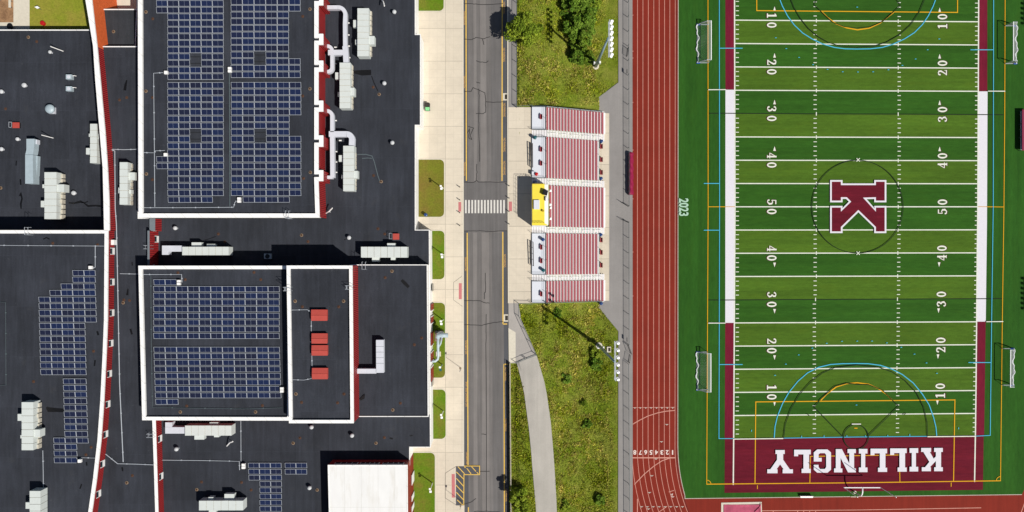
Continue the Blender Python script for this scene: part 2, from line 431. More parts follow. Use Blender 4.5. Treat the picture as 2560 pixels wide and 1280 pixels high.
# ------------------------------------------------------------------ road, pavements, paths
def slab(name, pts, z, mat, depth=0.35, kids=None):
    return struct(MB().prism(PP(pts, z), z - depth, z), name, MT[mat])
ROADZ = -0.13
road = struct(MB().prism(PP([(1158, -260), (1268, -260), (1271, 900), (1273, 1500), (1160, 1500)], ROADZ), ROADZ - 0.15, ROADZ), 'road', MT['road'])
WORLD[road.name] = Vector((0, 0, 0))
def rp(pts): return PP(pts, ROADZ)
struct(MB().flat(rp([(1159, -260), (1168, -260), (1172, 1500), (1161, 1500)]), ROADZ + .004).flat(rp([(1256, -260), (1267.5, -260), (1272.5, 1500), (1262, 1500)]), ROADZ + .004), 'asphalt_verge', MT['roadedge'], road)
mid = MB()
for x0, x1, y0, y1 in ((1183, 1190, -60, 452), (1200, 1214, -60, 452), (1183, 1192, 582, 1500), (1204, 1222, 582, 1500)):
    mid.flat(rp([(x0, y0), (x1, y0), (x1 + 3, y1), (x0 + 2, y1)]), ROADZ + .004)
struct(mid, 'wheel_track', MT['roadmid'], road)
struct(MB().flat(rp([(1226, -260), (1252, -260), (1252, 452), (1228, 452)]), ROADZ + .005).flat(rp([(1230, 582), (1254, 582), (1258, 1500), (1234, 1500)]), ROADZ + .005), 'dark_lane', MT['patch'], road)
ln = MB()
for pts in ([(1164.5, -260), (1166, 452)], [(1168, 582), (1170, 1165)], [(1171, 1268), (1172, 1500)], [(1256, -260), (1255, 452)], [(1257, 580), (1257.5, 810)], [(1260, 910), (1261.5, 1500)]):
    ln.strip(rp(pts), M_(2.6, ROADZ), ROADZ + .012)
struct(ln, 'yellow_edge_line', MT['yellow'], road)
ln = MB()
for pts in ([(1257.5, 810), (1268, 810)], [(1260, 910.5), (1270, 910.5)]): ln.strip(rp(pts), M_(2.6), ROADZ + .012)
struct(ln, 'yellow_end_line', MT['yellow'], road)
# hatched bay
struct(MB().flat(rp([(1140, 1165), (1161, 1165), (1199, 1165), (1199, 1186), (1160, 1186), (1159, 1263), (1140, 1263)]), ROADZ + .140), 'hatched_bay', MT['roadedge'], road)
hb = MB()
z = ROADZ + .146
hb.strip(rp([(1160.5, 1164.5), (1199, 1164.5), (1199, 1186), (1160, 1186), (1159.5, 1263)]), M_(1.9), z, closed=False)
for a, b in (((1145, 1166), (1161.5, 1184)), ((1141, 1179), (1159, 1197)), ((1141, 1195), (1159, 1215)), ((1140, 1212), (1159, 1232)), ((1141, 1230), (1159, 1249)), ((1143, 1249), (1157, 1262)),
             ((1161, 1166), (1164, 1169)), ((1167, 1170), (1178, 1184)), ((1179, 1166), (1190, 1178)), ((1192, 1180), (1196, 1184))):
    hb.strip(rp([a, b]), M_(1.9), z + .004)
struct(hb, 'hatching', MT['yellow'], road)
zb = MB()
for i in range(13):
    x = 1162.5 + i * 7.95
    if x + 4 < 1266: zb.flat(rp([(x, 500), (x + 4.2, 500), (x + 4.2, 533), (x, 533)]), ROADZ + .012)
struct(zb, 'crosswalk_bar', MT['paint'], road)
struct(MB().flat(rp([(1159, 455), (1268, 455), (1269, 577), (1160, 577)]), ROADZ + .008), 'crosswalk_patch', MT['patch'], road)
cracks = [[(1160, 455.5), (1185, 456), (1191, 451), (1197, 455), (1268, 455)], [(1160, 578), (1200, 577), (1225, 579), (1268, 577)],
          [(1192, 410), (1192, 430), (1191, 450)], [(1197, 300), (1198, 350), (1199, 404)], [(1197, 222), (1198, 250), (1197, 300)],
          [(1160, 228), (1178, 229), (1182, 219), (1196, 224), (1212, 232), (1214, 250), (1214, 280), (1208, 284), (1190, 284)], [(1214, 254), (1235, 256), (1258, 254)],
          [(1160, 98), (1180, 99), (1190, 94), (1208, 97), (1225, 92)], [(1206, 97), (1210, 112)], [(1190, 152), (1200, 155), (1215, 156), (1221, 152)],
          [(1160, 9), (1185, 10), (1212, 12), (1258, 9)], [(1191, 205), (1200, 208)], [(1168, 333), (1174, 322), (1172, 345), (1180, 350), (1176, 338), (1184, 320), (1170, 316)],
          [(1160, 751), (1200, 752), (1212, 757), (1224, 758)], [(1213, 682), (1214, 730), (1211, 732), (1211, 748)], [(1215, 785), (1215, 860), (1216, 1280)],
          [(1160, 812), (1205, 813), (1230, 807), (1258, 804)], [(1161, 1260), (1178, 1255), (1190, 1246)], [(1178, 1179), (1224, 1178)], [(1185, 1279), (1216, 1278), (1250, 1280)], [(1216, 1086), (1204, 1085)]]
cm = MB()
for i, c in enumerate(cracks):
    pts = []
    for a, b in zip(c[:-1], c[1:]):
        for k in range(5):
            t = k / 5.0; pts.append((a[0] + (b[0] - a[0]) * t + RNG.uniform(-.6, .6), a[1] + (b[1] - a[1]) * t + RNG.uniform(-.6, .6)))
    pts.append(c[-1]); cm.strip(rp(pts), 0.12, ROADZ + .014 + .0005 * i)
struct(cm, 'asphalt_crack', MT['crack'], road)

def text_mesh(txt, size, off=0.0):
    cu = bpy.data.curves.new('lettering', 'FONT'); cu.body = txt; cu.size = size; cu.offset = off; cu.align_x = 'CENTER'; cu.align_y = 'CENTER'
    o = bpy.data.objects.new('lettering', cu); S.collection.objects.link(o)
    dg = bpy.context.evaluated_depsgraph_get(); me = bpy.data.meshes.new_from_object(o.evaluated_get(dg))
    v = [tuple(q.co) for q in me.vertices]; f = [tuple(p.vertices) for p in me.polygons]
    bpy.data.objects.remove(o); bpy.data.curves.remove(cu); bpy.data.meshes.remove(me)
    return v, f
def put_text(mb, txt, c, h, length, ang, z, off=0.0):
    "letters laid flat: centre c (world), letter height h, text length, angle of the reading direction"
    v, f = text_mesh(txt, 1.0, off)
    xa = [q[0] for q in v]; ya = [q[1] for q in v]
    sx = length / (max(xa) - min(xa)); sy = h / (max(ya) - min(ya)); mx = (max(xa) + min(xa)) / 2; my = (max(ya) + min(ya)) / 2
    ca, sa = math.cos(ang), math.sin(ang); b = len(mb.v)
    for q in v:
        x = (q[0] - mx) * sx; y = (q[1] - my) * sy
        mb.v.append((c[0] + x * ca - y * sa, c[1] + x * sa + y * ca, z))
    for p in f:
        a = [mb.v[b + i] for i in p]
        n = area([(q[0], q[1]) for q in a]); p = p if n > 0 else p[::-1]
        mb.f.append(tuple(b + i for i in p)); mb.m.append(0)
tx = MB()
for x, y, l, side in ((1161, 45, 34, 0), (1161, 205, 30, 0), (1161.5, 422, 34, 0), (1164, 660, 34, 0), (1165, 868, 34, 0), (1166, 985, 62, 0), (1167, 1145, 30, 0)):
    put_text(tx, 'NO PARKING FIRE LANE' if l > 40 else 'NO PARKING', P(x, y, ROADZ), M_(4.2), M_(l), math.pi / 2, ROADZ + .012)
for x, y, l in ((1260, 20, 30), (1260, 137, 34), (1261, 275, 34), (1261, 362, 34), (1261, 420, 34), (1262, 652, 32), (1264, 935, 34), (1264.5, 1063, 32), (1265.5, 1238, 32)):
    put_text(tx, 'NO PARKING', P(x, y, ROADZ), M_(5.2), M_(l), -math.pi / 2, ROADZ + .012)
struct(tx, 'no_parking_lettering', MT['fadey'], road)

pave = slab('pavement', [(1030, -260), (1158, -260), (1160, 1167), (1140, 1167), (1140, 1263), (1161, 1263), (1161, 1500), (1015, 1500), (1015, 1110), (1030, 1090)], 0.0, 'walk')
kb = MB()
kb.strip(PP([(1157.3, -260), (1159.3, 1166)], 0.006), 0.16, 0.006)
struct(kb, 'kerb', MT['kerb'], pave)
struct(MB().flat(PP([(1146, 505), (1153, 505), (1153, 529), (1146, 529)], .01), .01).flat(PP([(1147, 708), (1154.5, 708), (1154.5, 748), (1147, 748)], .01), .01).flat(PP([(1129, 1185), (1137, 1185), (1137.5, 1244), (1129.5, 1244)], .01), .01), 'tactile_strip', MT['tact'], pave)
rl = MB()
rl.strip(PP([(1155, 690), (1134, 706), (1134, 750), (1156, 766)], .008), .05, .008); rl.strip(PP([(1140, 1166), (1113, 1183), (1113, 1245), (1140, 1262)], .008), .06, .008)
struct(rl, 'ramp_edge', MT['crack'], pave)

def rrect(x0, y0, x1, y1, r, corners='ne se'):
    out = []
    def arc(cx, cy, a0, a1):
        for k in range(7):
            a = math.radians(a0 + (a1 - a0) * k / 6); out.append((cx + r * math.cos(a), cy + r * math.sin(a)))
    out.append((x0, y0))
    if 'ne' in corners: arc(x1 - r, y0 + r, -90, 0)
    else: out.append((x1, y0))
    if 'se' in corners: arc(x1 - r, y1 - r, 0, 90)
    else: out.append((x1, y1))
    out.append((x0, y1)); return out
for x0, y0, x1, y1, c, mt in ((1044, -40, 1111, 29, 'se', 'lawn'), (1044, 397, 1112, 544, 'ne se', 'drylawn'), (1077, 575, 1113, 700, 'ne se', 'lawn'), (1080, 755, 1114.5, 946, 'ne se', 'lawn'),
                       (1079, 972, 1116, 1099, 'ne se', 'lawn'), (1030, 1130, 1089, 1330, 'ne', 'lawn')):
    poly = PP(rrect(x0, y0, x1, y1, 13, c), .05)
    struct(MB().prism(poly, 0.0, .05), 'lawn', MT[mt])
    struct(MB().ring(ccw(poly), offset_poly(poly, -0.14), .055), 'lawn_edging', MT['kerb'])

side = slab('side_pavement', [(1268, -260), (1292, -260), (1292, 268), (1268, 268)], 0.0, 'pathd')
struct(MB().strip(PP([(1269.2, -260), (1269.5, 268)], .006), 0.2, .006), 'kerb', MT['kerb'], side)
con = slab('concourse', [(1268, 268), (1366, 268), (1366, 758), (1270, 758)], 0.004, 'plaza', 0.5)
struct(MB().strip(PP([(1269.2, 268), (1271, 758)], .012), 0.2, .012), 'kerb', MT['kerb'], con)
struct(MB().flat(PP([(1272, 504), (1280, 504), (1280, 528), (1272, 528)], .012), .012), 'tactile_strip', MT['tact'], con)
low = slab('lower_pavement', [(1271, 758), (1296, 758), (1303, 800), (1341, 886), (1290, 908), (1272, 908)], 0.0, 'path', 0.4)
struct(MB().flat(PP([(1271, 820), (1289, 831), (1289, 904), (1272, 908)], .006), .006), 'concrete_strip', MT['kerb'], low)
# curved ramp down the bank
st = [(1291, 1341, 905, 886), (1298, 1347, 930, 905), (1304, 1354, 955, 930), (1310, 1361, 982, 955), (1314, 1367, 1010, 985), (1318, 1372, 1040, 1020), (1322, 1377, 1070, 1055), (1325, 1380, 1100, 1090), (1328, 1383, 1130, 1125), (1331, 1386, 1170, 1165), (1335, 1389, 1215, 1212), (1338, 1391, 1250, 1250), (1342, 1393, 1300, 1300), (1346, 1396, 1350, 1350)]
rm = MB(); prev = None
for xl, xr, yl, yr in st:
    row = []
    for k in range(9):
        t = k / 8.0; p = PG(xl + (xr - xl) * t, yl + (yr - yl) * t, 0.16); row.append(p)
    if prev is not None:
        for k in range(8): rm.face([prev[k], row[k], row[k + 1], prev[k + 1]])
    prev = row
struct(rm, 'ramp_path', MT['ramp'])
# paving beside the track
ap = MB().flat(PP([(1546, -260), (1581, -260), (1582, 1500), (1545, 1500), (1546, 905), (1546, 828), (1496, 768), (1499, 752), (1523, 752), (1523, 283), (1497, 283), (1497, 243), (1546, 206)], ZF + .03), ZF + .03)
tp = struct(ap, 'track_side_path', MT['pathd'])
struct(MB().flat(PP([(1478, 283), (1523, 283), (1523, 752), (1478, 752)], ZF + .06), ZF + .06), 'grandstand_apron', MT['plaza'])

# ------------------------------------------------------------------ track
tr = struct(MB().flat(PP([(1579, -260), (1720, -260), (1720, 1190), (2640, 1190), (2640, 1500), (1580, 1500)], ZF), ZF), 'running_track', MT['track'])
LX = [1580.4, 1593.9, 1607.5, 1621, 1634.6, 1648.1, 1661.5, 1674.8, 1688.3]
CX, CY = 2140.0, 1115.0
def lane(x, ymax=1345):
    pts = [(x, -260), (x - .4, 600), (x - .8, CY)]; r = CX - x + .8
    a = 0.0
    while True:
        a += 0.02; px, py = CX - r * math.cos(a), CY + r * math.sin(a) * 1.0
        pts.append((px, py))
        if py > ymax: break
    return pts
lm = MB()
for x in LX: lm.strip(PP(lane(x), ZF + .008), M_(1.2, ZF), ZF + .008)
lm.strip(PP([(1580, CY), (1579.5, 1345)], ZF + .01), M_(1.9, ZF), ZF + .010)
lm.strip(PP([(1593.6, 1247), (1593.3, 1345)], ZF + .01), M_(1.9, ZF), ZF + .010)
struct(lm, 'lane_line', MT['tline'], tr)
lm = MB()
lm.strip(PP([(1580, 1144.5), (1688, 1144.5)], ZF + .012), M_(2.6, ZF), ZF + .012)
lm.strip(PP([(1580, 1019), (1688, 1018)], ZF + .012), M_(1.0, ZF), ZF + .012)
lm.strip(PP([(1581, 1061), (1600, 1050), (1620, 1040), (1645, 1032), (1665, 1028), (1688, 1026)], ZF + .013), M_(1.9, ZF), ZF + .013)
lm.strip(PP([(1586, 1211), (1610, 1186), (1635, 1165), (1655, 1152), (1675, 1145)], ZF + .013), M_(1.9, ZF), ZF + .014)
lm.strip(PP([(1672, 1230), (1685, 1226)], ZF + .013), M_(1.4, ZF), ZF + .012); lm.strip(PP([(1640, 1285), (1668, 1266)], ZF + .013), M_(1.4, ZF), ZF + .012)
for y in (38, 128, 145, 256, 375, 497, 630, 740): lm.strip(PP([(1581, y), (1583.5, y)], ZF + .01), M_(1.5, ZF), ZF + .012)
struct(lm, 'start_line', MT['tline'], tr)
nm = MB()
for i in range(8): put_text(nm, str(8 - i), P(LX[i] + 6.6, 1131, ZF), M_(11.5, ZF), M_(7.5 if i < 7 else 3, ZF), math.pi, ZF + .013, .03)
put_text(nm, '2', P(1681, 1239, ZF), M_(9, ZF), M_(7, ZF), math.radians(200), ZF + .013)
struct(nm, 'lane_number', MT['tmark2'], tr)
tm = MB()
for x, y, s in [(LX[i] + 6.7, 1019.5, 3.2) for i in range(8)] + [(1667, 1061, 5), (1653.5, 1104, 5), (1640, 1147, 5), (1629.5, 1189, 5), (1623.5, 1231, 5), (1621, 1272, 5)] + [(1604 + 14.6 * i, 1266.5, 4.5) for i in range(8)]:
    tm.face([(*P(x - s, y - 1.2, ZF), ZF + .016), (*P(x, y + 2.4, ZF), ZF + .016), (*P(x + s, y - 1.2, ZF), ZF + .016), (*P(x, y - .5, ZF), ZF + .016)])
struct(tm, 'exchange_triangle', MT['tmark'], tr)

# ------------------------------------------------------------------ artificial turf
r0 = CX - 1694.8
tedge = [(1696, -260), (1695, 600), (1694.6, CY)] + [(CX - r0 * math.cos(a * .02), CY + r0 * math.sin(a * .02)) for a in range(1, 15)]
tedge = [p for p in tedge if p[1] < 1243] + [(1712.5, 1246.5), (2555, 1236.5), (2575, 1190), (2640, 1100), (2640, -260)]
turf = struct(MB().flat(PP(tedge, ZF + .03), ZF + .03), 'turf', MT['turf'])
struct(MB().strip(PP(tedge[:len(tedge) - 3], ZF + .036), M_(1.6, ZF), ZF + .036), 'turf_edging', MT['tmark'], turf)
struct(MB().strip(PP([(1691, -260), (1690, 600), (1689.8, CY)] + [(CX - (r0 + 4.6) * math.cos(a * .02), CY + (r0 + 4.6) * math.sin(a * .02)) for a in range(1, 22)], ZF), M_(3.4, ZF), ZF + .006), 'inner_kerb', MT['trackd'], tr)
zc = [ZF + .034]
def nz(d=.006): zc[0] += d; return zc[0]
def itp(v, xp, fp): return float(np.interp(v, xp, fp))
def FX(u, n):
    a = itp(n, [-10, 0, 10, 12], [1836.0, 1837.3, 1834.0, 1833.0]); b = itp(n, [-10, 0, 2, 8, 10, 12], [2446.5, 2444, 2442.6, 2439.5, 2438, 2436])
    return a + (b - a) * u
def FY(u, n): a = 517 + n * (58.15 - .02 * n); b = 517 + n * (57.6 - .025 * n); return a + (b - a) * u
def F(u, n): return P(FX(u, n), FY(u, n), ZF)
def Fpx(px, n):
    a, b = FX(0, n), FX(1, n); return F((px - a) / (b - a), n)
W1 = M_(1, ZF)
dk, lt = MB(), MB(); z = nz()
for a, b, light in [(-10, -8, 0), (-8, -7, 1), (-7, -6, 0), (-6, -5, 1), (-5, -4, 0), (-4, -3, 1), (-3, -2, 0), (-2, -1, 1), (-1, 1, 0), (1, 2, 1), (2, 3, 0), (3, 4, 1), (4, 5, 0), (5, 6, 1), (6, 7, 0), (7, 8, 1), (8, 9, 0), (9, 10, 1)]:
    (lt if light else dk).flat([F(0, a), F(1, a), F(1, b), F(0, b)], z)
struct(dk, 'dark_mown_band', MT['turfd'], turf); struct(lt, 'light_mown_band', MT['turfl'], turf)
z = nz()
struct(MB().flat(PP([(1834, 1097), (2438, 1090.5), (2459, 1090), (2457, 1224.5), (1811, 1232), (1812, 1097)], ZF), z), 'end_zone', MT['maroon'], turf)
mz = MB().flat(PP([(1813, -260), (1836, -260), (1837, 224), (1813.5, 224)], ZF), z).flat(PP([(1813, 807), (1835, 807), (1834, 1096), (1811.5, 1096)], ZF), z)
mz.flat(PP([(2446, -260), (2468, -260), (2468, 228), (2445, 228)], ZF), z).flat(PP([(2440.5, 804), (2464, 804), (2460, 1090), (2438, 1090)], ZF), z)
struct(mz, 'sideline_zone', MT['maroon2'], turf)
struct(MB().flat(PP([(1813.5, 224.5), (1837, 224.5), (1837.5, 517), (1836, 807), (1813, 807)], ZF), z).flat(PP([(2445, 228.5), (2468.5, 228.5), (2467, 560), (2464, 804), (2440.5, 804), (2444, 517)], ZF), z), 'sideline_zone', MT['fwhite'], turf)
z = nz(); yl = MB()
for n in range(-9, 10):
    if n in (-4, 4): continue
    yl.strip([F(0, n), F(.5, n), F(1, n)], M_(2.6, ZF), z)
struct(yl, 'yard_line', MT['fline'], turf)
z = nz()
struct(MB().strip([F(0, -10)] + [F(0, k) for k in range(-9, 13)], M_(3, ZF), z).strip([F(1, k) for k in range(-10, 13)], M_(3, ZF), z), 'sideline', MT['fline'], turf)
z = nz(); bl = MB()
for n, y0, y1 in ((-4, 283.3, 287), (4, 750, 746.5)): bl.strip([P(1770, y0, ZF), P(1815, y0, ZF), F(.25, n), F(.75, n), P(2508, y1, ZF)], M_(2.3, ZF), z)
struct(bl, 'seam_line', MT['fblack'], turf)
z = nz(); hm = MB()
for i in range(-48, 50):
    n = i / 5.0
    for px, hw in ((1843, 4), (2036.5 + (1 if n < 4 else -1), 4), (2247.5 - max(0, n) * .45, 4), (2441 - max(0, n) * .6, 4)):
        if i % 5 == 0:
            if 2000 < px < 2300:
                c = Vector(Fpx(px + (3 if px < 2100 else -2.5), n)); hm.strip([c + Vector((0, M_(4.4, ZF))), c - Vector((0, M_(4.4, ZF)))], M_(2.2, ZF), z)
            continue
        a, b = Fpx(px - hw, n), Fpx(px + hw, n); hm.strip([a, b], M_(1.8, ZF), z)
struct(hm, 'hash_mark', MT['fline'], turf)

# yard numbers
def stroke_digit(d, grow):
    g = grow; S_ = []
    if d == '0':
        N = 24; o = [(.5 + (.46 + g) * math.cos(2 * math.pi * k / N), .5 + (.5 + g * .7) * math.sin(2 * math.pi * k / N)) for k in range(N)]
        i_ = [(.5 + (.19 - g * .5) * math.cos(2 * math.pi * k / N), .5 + (.36 - g * .5) * math.sin(2 * math.pi * k / N)) for k in range(N)]
        return [('ring', o, i_)]
    if d == '1': return [('poly', offset_poly([(.12, 0), (.88, 0), (.88, .1), (.66, .12), (.66, 1), (.46, 1), (.16, .88), (.16, .78), (.36, .8), (.36, .12), (.12, .1)], g))]
    if d == '2': return [('st', [(.12, .7), (.2, .88), (.45, .94), (.72, .86), (.76, .66), (.55, .42), (.2, .12)], [.26, .2, .14, .24, .26, .2, .14]), ('st', [(.06, .09), (.94, .09)], [.18, .18]), ('st', [(.88, .05), (.9, .3)], [.12, .08])]
    if d == '3': return [('st', [(.1, .72), (.2, .88), (.48, .94), (.74, .84), (.72, .66), (.45, .54)], [.26, .18, .12, .24, .24, .14]), ('st', [(.42, .53), (.74, .44), (.8, .24), (.5, .06), (.22, .1), (.1, .26)], [.12, .22, .26, .12, .18, .26])]
    if d == '4': return [('st', [(.7, .96), (.1, .36)], [.1, .12]), ('st', [(.02, .3), (.98, .3)], [.13, .13]), ('st', [(.68, .02), (.68, 1)], [.26, .26]), ('st', [(.42, .04), (.94, .04)], [.1, .1])]
    if d == '5': return [('st', [(.2, .92), (.86, .92)], [.17, .17]), ('st', [(.22, .98), (.18, .5)], [.12, .12]), ('st', [(.18, .5), (.5, .6), (.78, .5), (.82, .26), (.52, .06), (.22, .1), (.12, .26)], [.1, .12, .24, .28, .12, .18, .24])]
def put_digit(mb, d, c, w, h, ang, z, grow=0.0):
    ca, sa = math.cos(ang), math.sin(ang)
    def T(p):
        x = (p[0] - .5) * w; y = (p[1] - .5) * h; return (c[0] + x * ca - y * sa, c[1] + x * sa + y * ca)
    for k, s in enumerate(stroke_digit(d, grow)):
        zz = z + .0015 * k
        if s[0] == 'ring': mb.ring([T(p) for p in s[1]], [T(p) for p in s[2]], zz)
        elif s[0] == 'poly': mb.flat([T(p) for p in s[1]], zz)
        else: mb.strip([T(p) for p in s[1]], [q * (w * .5 + h * .5) * .8 + grow * 2 * w for q in s[2]], zz)
zd0, zd1 = nz(.008), nz(.008)
wn_, on_ = MB(), MB(); dw, dh = M_(14.5, ZF), M_(24, ZF)
for n, lab in ((-8, '10'), (-6, '20'), (-4, '30'), (-2, '40'), (0, '50'), (2, '40'), (4, '30'), (6, '20'), (8, '10')):
    for px, ang, sg in ((1929, -math.pi / 2, 1), (2355.5 - max(0, n) * .7, math.pi / 2, -1)):
        q = Vector(Fpx(px, n)); o = M_(11.8, ZF)
        for ch, dy in ((lab[0], sg), (lab[1], -sg)):
            c = (q.x, q.y + dy * o)
            put_digit(wn_, ch, c, dw, dh, ang, zd1); put_digit(on_, ch, (c[0] + (-.07 if px < 2000 else .07), c[1]), dw, dh, ang, zd0, .075)
        if n:
            s = 1 if n < 0 else -1; cx = q.x + sg * M_(7, ZF); y0, y1 = q.y + s * M_(23.5, ZF), q.y + s * M_(35, ZF); hw = M_(3.3, ZF)
            wn_.flat([(cx - hw, y0), (cx + hw, y0), (cx, y1)], zd1)
            on_.flat([(cx - hw + .1, y0 - s * .1), (cx + hw + .14, y0 - s * .1), (cx + .14, y1)], zd0)
struct(on_, 'number_outline', MT['fdark'], turf); struct(wn_, 'yard_number', MT['fline'], turf)

# soccer, lacrosse and hockey lines
z = nz(); ye = MB()
def yline(pts, w=1.7): ye.strip(PP(pts, ZF), M_(w, ZF), nz(.002))
yline([(1769.5, -260), (1770, 517), (1766.5, 1211)]); yline([(2513, -260), (2511, 290), (2509, 517), (2505, 800), (2500.5, 1202)])
yline([(1766.5, 1210), (2140, 1206.5), (2500.5, 1201.5)], 2.2)
yline([(1770, 517), (1813, 517)]); yline([(1813, 517), (1837, 517)], 1.2); yline([(2467, 517), (2508, 517.5)]); yline([(2445, 517), (2467, 517)], 1.2)
yline([(1890, -260), (1891.5, 27), (2393, 31.5), (2394, -260)], 2.2); yline([(1887, 1209), (1889, 1004.5), (2386.5, 999.5), (2383, 1203)], 2.2)
yline([(2024, 1208), (2025.5, 1140.5), (2248, 1137), (2249, 1204)], 1.8)
yline([(1893, 1213), (1893, 1222)], 1.8); yline([(2377, 1206), (2377, 1216)], 1.8)
yline([(2135, 1070), (2143, 1070)], 2.2)
yline([(1767 + 10 * math.cos(a * .26), 1210 - 10 * math.sin(a * .26)) for a in range(7)], 1.5); yline([(2500 - 10 * math.cos(a * .26), 1201 - 10 * math.sin(a * .26)) for a in range(7)], 1.5)
yline([(2054, 30), (2068, 44), (2090, 60), (2115, 70), (2143, 75), (2172, 71), (2200, 58), (2220, 42), (2234, 31)], 2.7)
yline([(2051, 1001), (2066, 985), (2090, 967), (2115, 959), (2142, 956.5), (2170, 960), (2195, 971), (2215, 985), (2230, 1000)], 2.7)
struct(ye, 'yellow_line', MT['fyellow'], turf)
bu = MB()
def bline(pts, w=1.7): bu.strip(PP(pts, ZF), M_(w, ZF), nz(.002))
bline([(1797.5, -260), (1798.5, 517), (1797, 1096), (1834, 1096)]); bline([(2483.5, -260), (2482, 517), (2478, 800), (2474.5, 1088), (2438, 1090)])
bline([(1957, 1095), (2140, 1092), (2317, 1090.5)])
def arc_px(cx, cy, rx, ry, a0, a1, n=40): return [(cx + rx * math.cos(math.radians(a0 + (a1 - a0) * k / n)), cy + ry * math.sin(math.radians(a0 + (a1 - a0) * k / n))) for k in range(n + 1)]
bline([(1947, -6), (1955, 15), (1968, 40), (1985, 63), (2006, 83), (2030, 98), (2055, 110), (2085, 119), (2112, 122.5), (2142, 123), (2175, 122.5), (2205, 119), (2232, 111), (2260, 98), (2285, 82), (2305, 62), (2320, 40), (2332, 16), (2340, -6)], 2.2)
bline([(1935, 1094), (1937, 1066), (1943, 1040), (1956, 1008), (1972, 980), (1994, 953), (2018, 932), (2046, 918), (2075, 911), (2105, 909), (2140, 908.5), (2170, 909), (2200, 913), (2228, 922), (2255, 936), (2282, 957), (2305, 985), (2322, 1012), (2333, 1043), (2339, 1068), (2341, 1091)], 2.2)
for a, b, c in ((1799, 1856, 121), (1798, 1856, 911)): bline([(a, c), (b, c)], 1.9)
for a, b, c in ((2425, 2482, 125), (2420, 2477, 906)): bline([(a, c), (b, c)], 1.9)
for y in (458.8, 575.5): bline([(1759, y), (1798, y)], 1.8)
for x, y in ((1939, 95), (1965, 122), (1997, 144), (2032, 162), (2068, 174), (2106, 180), (2144, 180.5), (2182, 180), (2220, 175), (2255, 164), (2288, 148), (2318, 125), (2347, 98), (2142, 18.5),
             (1937, 938), (1964, 910), (1996, 887), (2030, 870), (2066, 858), (2104, 853), (2142, 852.5), (2179, 852.5), (2216, 857), (2252, 868), (2285, 885), (2315, 907), (2341, 933), (2140, 1012)):
    bline([(x - 2, y), (x + 2, y)], 1.6)
for x, y in ((1878, 1076), (2395, 1070), (2003, 1091), (2059, 1090), (2116, 1090), (2162, 1090), (2218, 1089), (2273, 1087)): bline([(x, y - 2), (x, y + 2.5)], 1.5)
struct(bu, 'blue_line', MT['fblue'], turf)
bk = MB()
def kline(pts, w=2.0, closed=False): bk.strip(PP(pts, ZF), M_(w, ZF), nz(.002), closed=closed)
kline(arc_px(2142.5, 517, 114, 116, 0, 360, 64)[:-1], 1.7, True)
kline([(1974, -6), (1984, 20), (2000, 47), (2020, 72), (2045, 93), (2070, 107), (2100, 116), (2142, 119), (2185, 116), (2215, 106), (2247, 88), (2275, 63), (2297, 30), (2312, -6)], 1.8)
kline([(1958, 1095), (1962, 1060), (1976, 1022), (1998, 985), (2025, 955), (2055, 932), (2085, 919), (2140, 912), (2195, 918), (2230, 930), (2262, 952), (2290, 982), (2308, 1018), (2316, 1055), (2317, 1090)], 1.8)
kline([(2045, -6), (2034, 12), (2054, 32), (2080, 56), (2110, 68), (2142, 71), (2175, 68), (2205, 55), (2230, 33), (2250, 14), (2236, -6)], 1.4)
kline([(2106, 1091), (2034, 1017), (2052, 996), (2085, 966), (2115, 957.5), (2142, 960.5), (2170, 961), (2205, 975), (2230, 1000), (2245, 1015), (2168, 1090)], 1.8)
kline(arc_px(2138.5, 1092, 31, 31, 0, 360, 36)[:-1], 2.2, True)
kline([(2016, 1034), (2023, 1039)], 1.6); kline([(2256, 1037), (2264, 1032)], 1.6)
struct(bk, 'black_line', MT['fblack'], turf)
z = nz(.004); wl = MB()
wl.strip(PP([(1834, 1097), (1957, 1095.5)], ZF), M_(2.4, ZF), z).strip(PP([(2317, 1091), (2438, 1090)], ZF), M_(2.4, ZF), z).strip(PP([(2128, 1059.5), (2151, 1059.5)], ZF), M_(2.4, ZF), z)
wl.strip(PP([(1770, 225), (1814, 224.7)], ZF), M_(2.2, ZF), z).strip(PP([(2468, 228.5), (2511, 228.7)], ZF), M_(2.2, ZF), z).strip(PP([(1770, 807.5), (1813, 807.5)], ZF), M_(2.2, ZF), z).strip(PP([(2464, 804), (2506, 803.5)], ZF), M_(2.2, ZF), z)
for cy in (400, 633):
    for s in (-1, 1): wl.strip(PP([(2140 if s > 0 else 2148, cy - 4), (2148 if s > 0 else 2140, cy + 4)], ZF), M_(1.8, ZF), z + .002 + s * .0015)
struct(wl, 'goal_line', MT['fline'], turf)
z = nz(.004); t23 = MB()
put_text(t23, '2023', P(1708.5, 518, ZF), M_(24, ZF), M_(44, ZF), -math.pi / 2, z, .03)
struct(t23, 'year_lettering', MT['f2023'], turf)
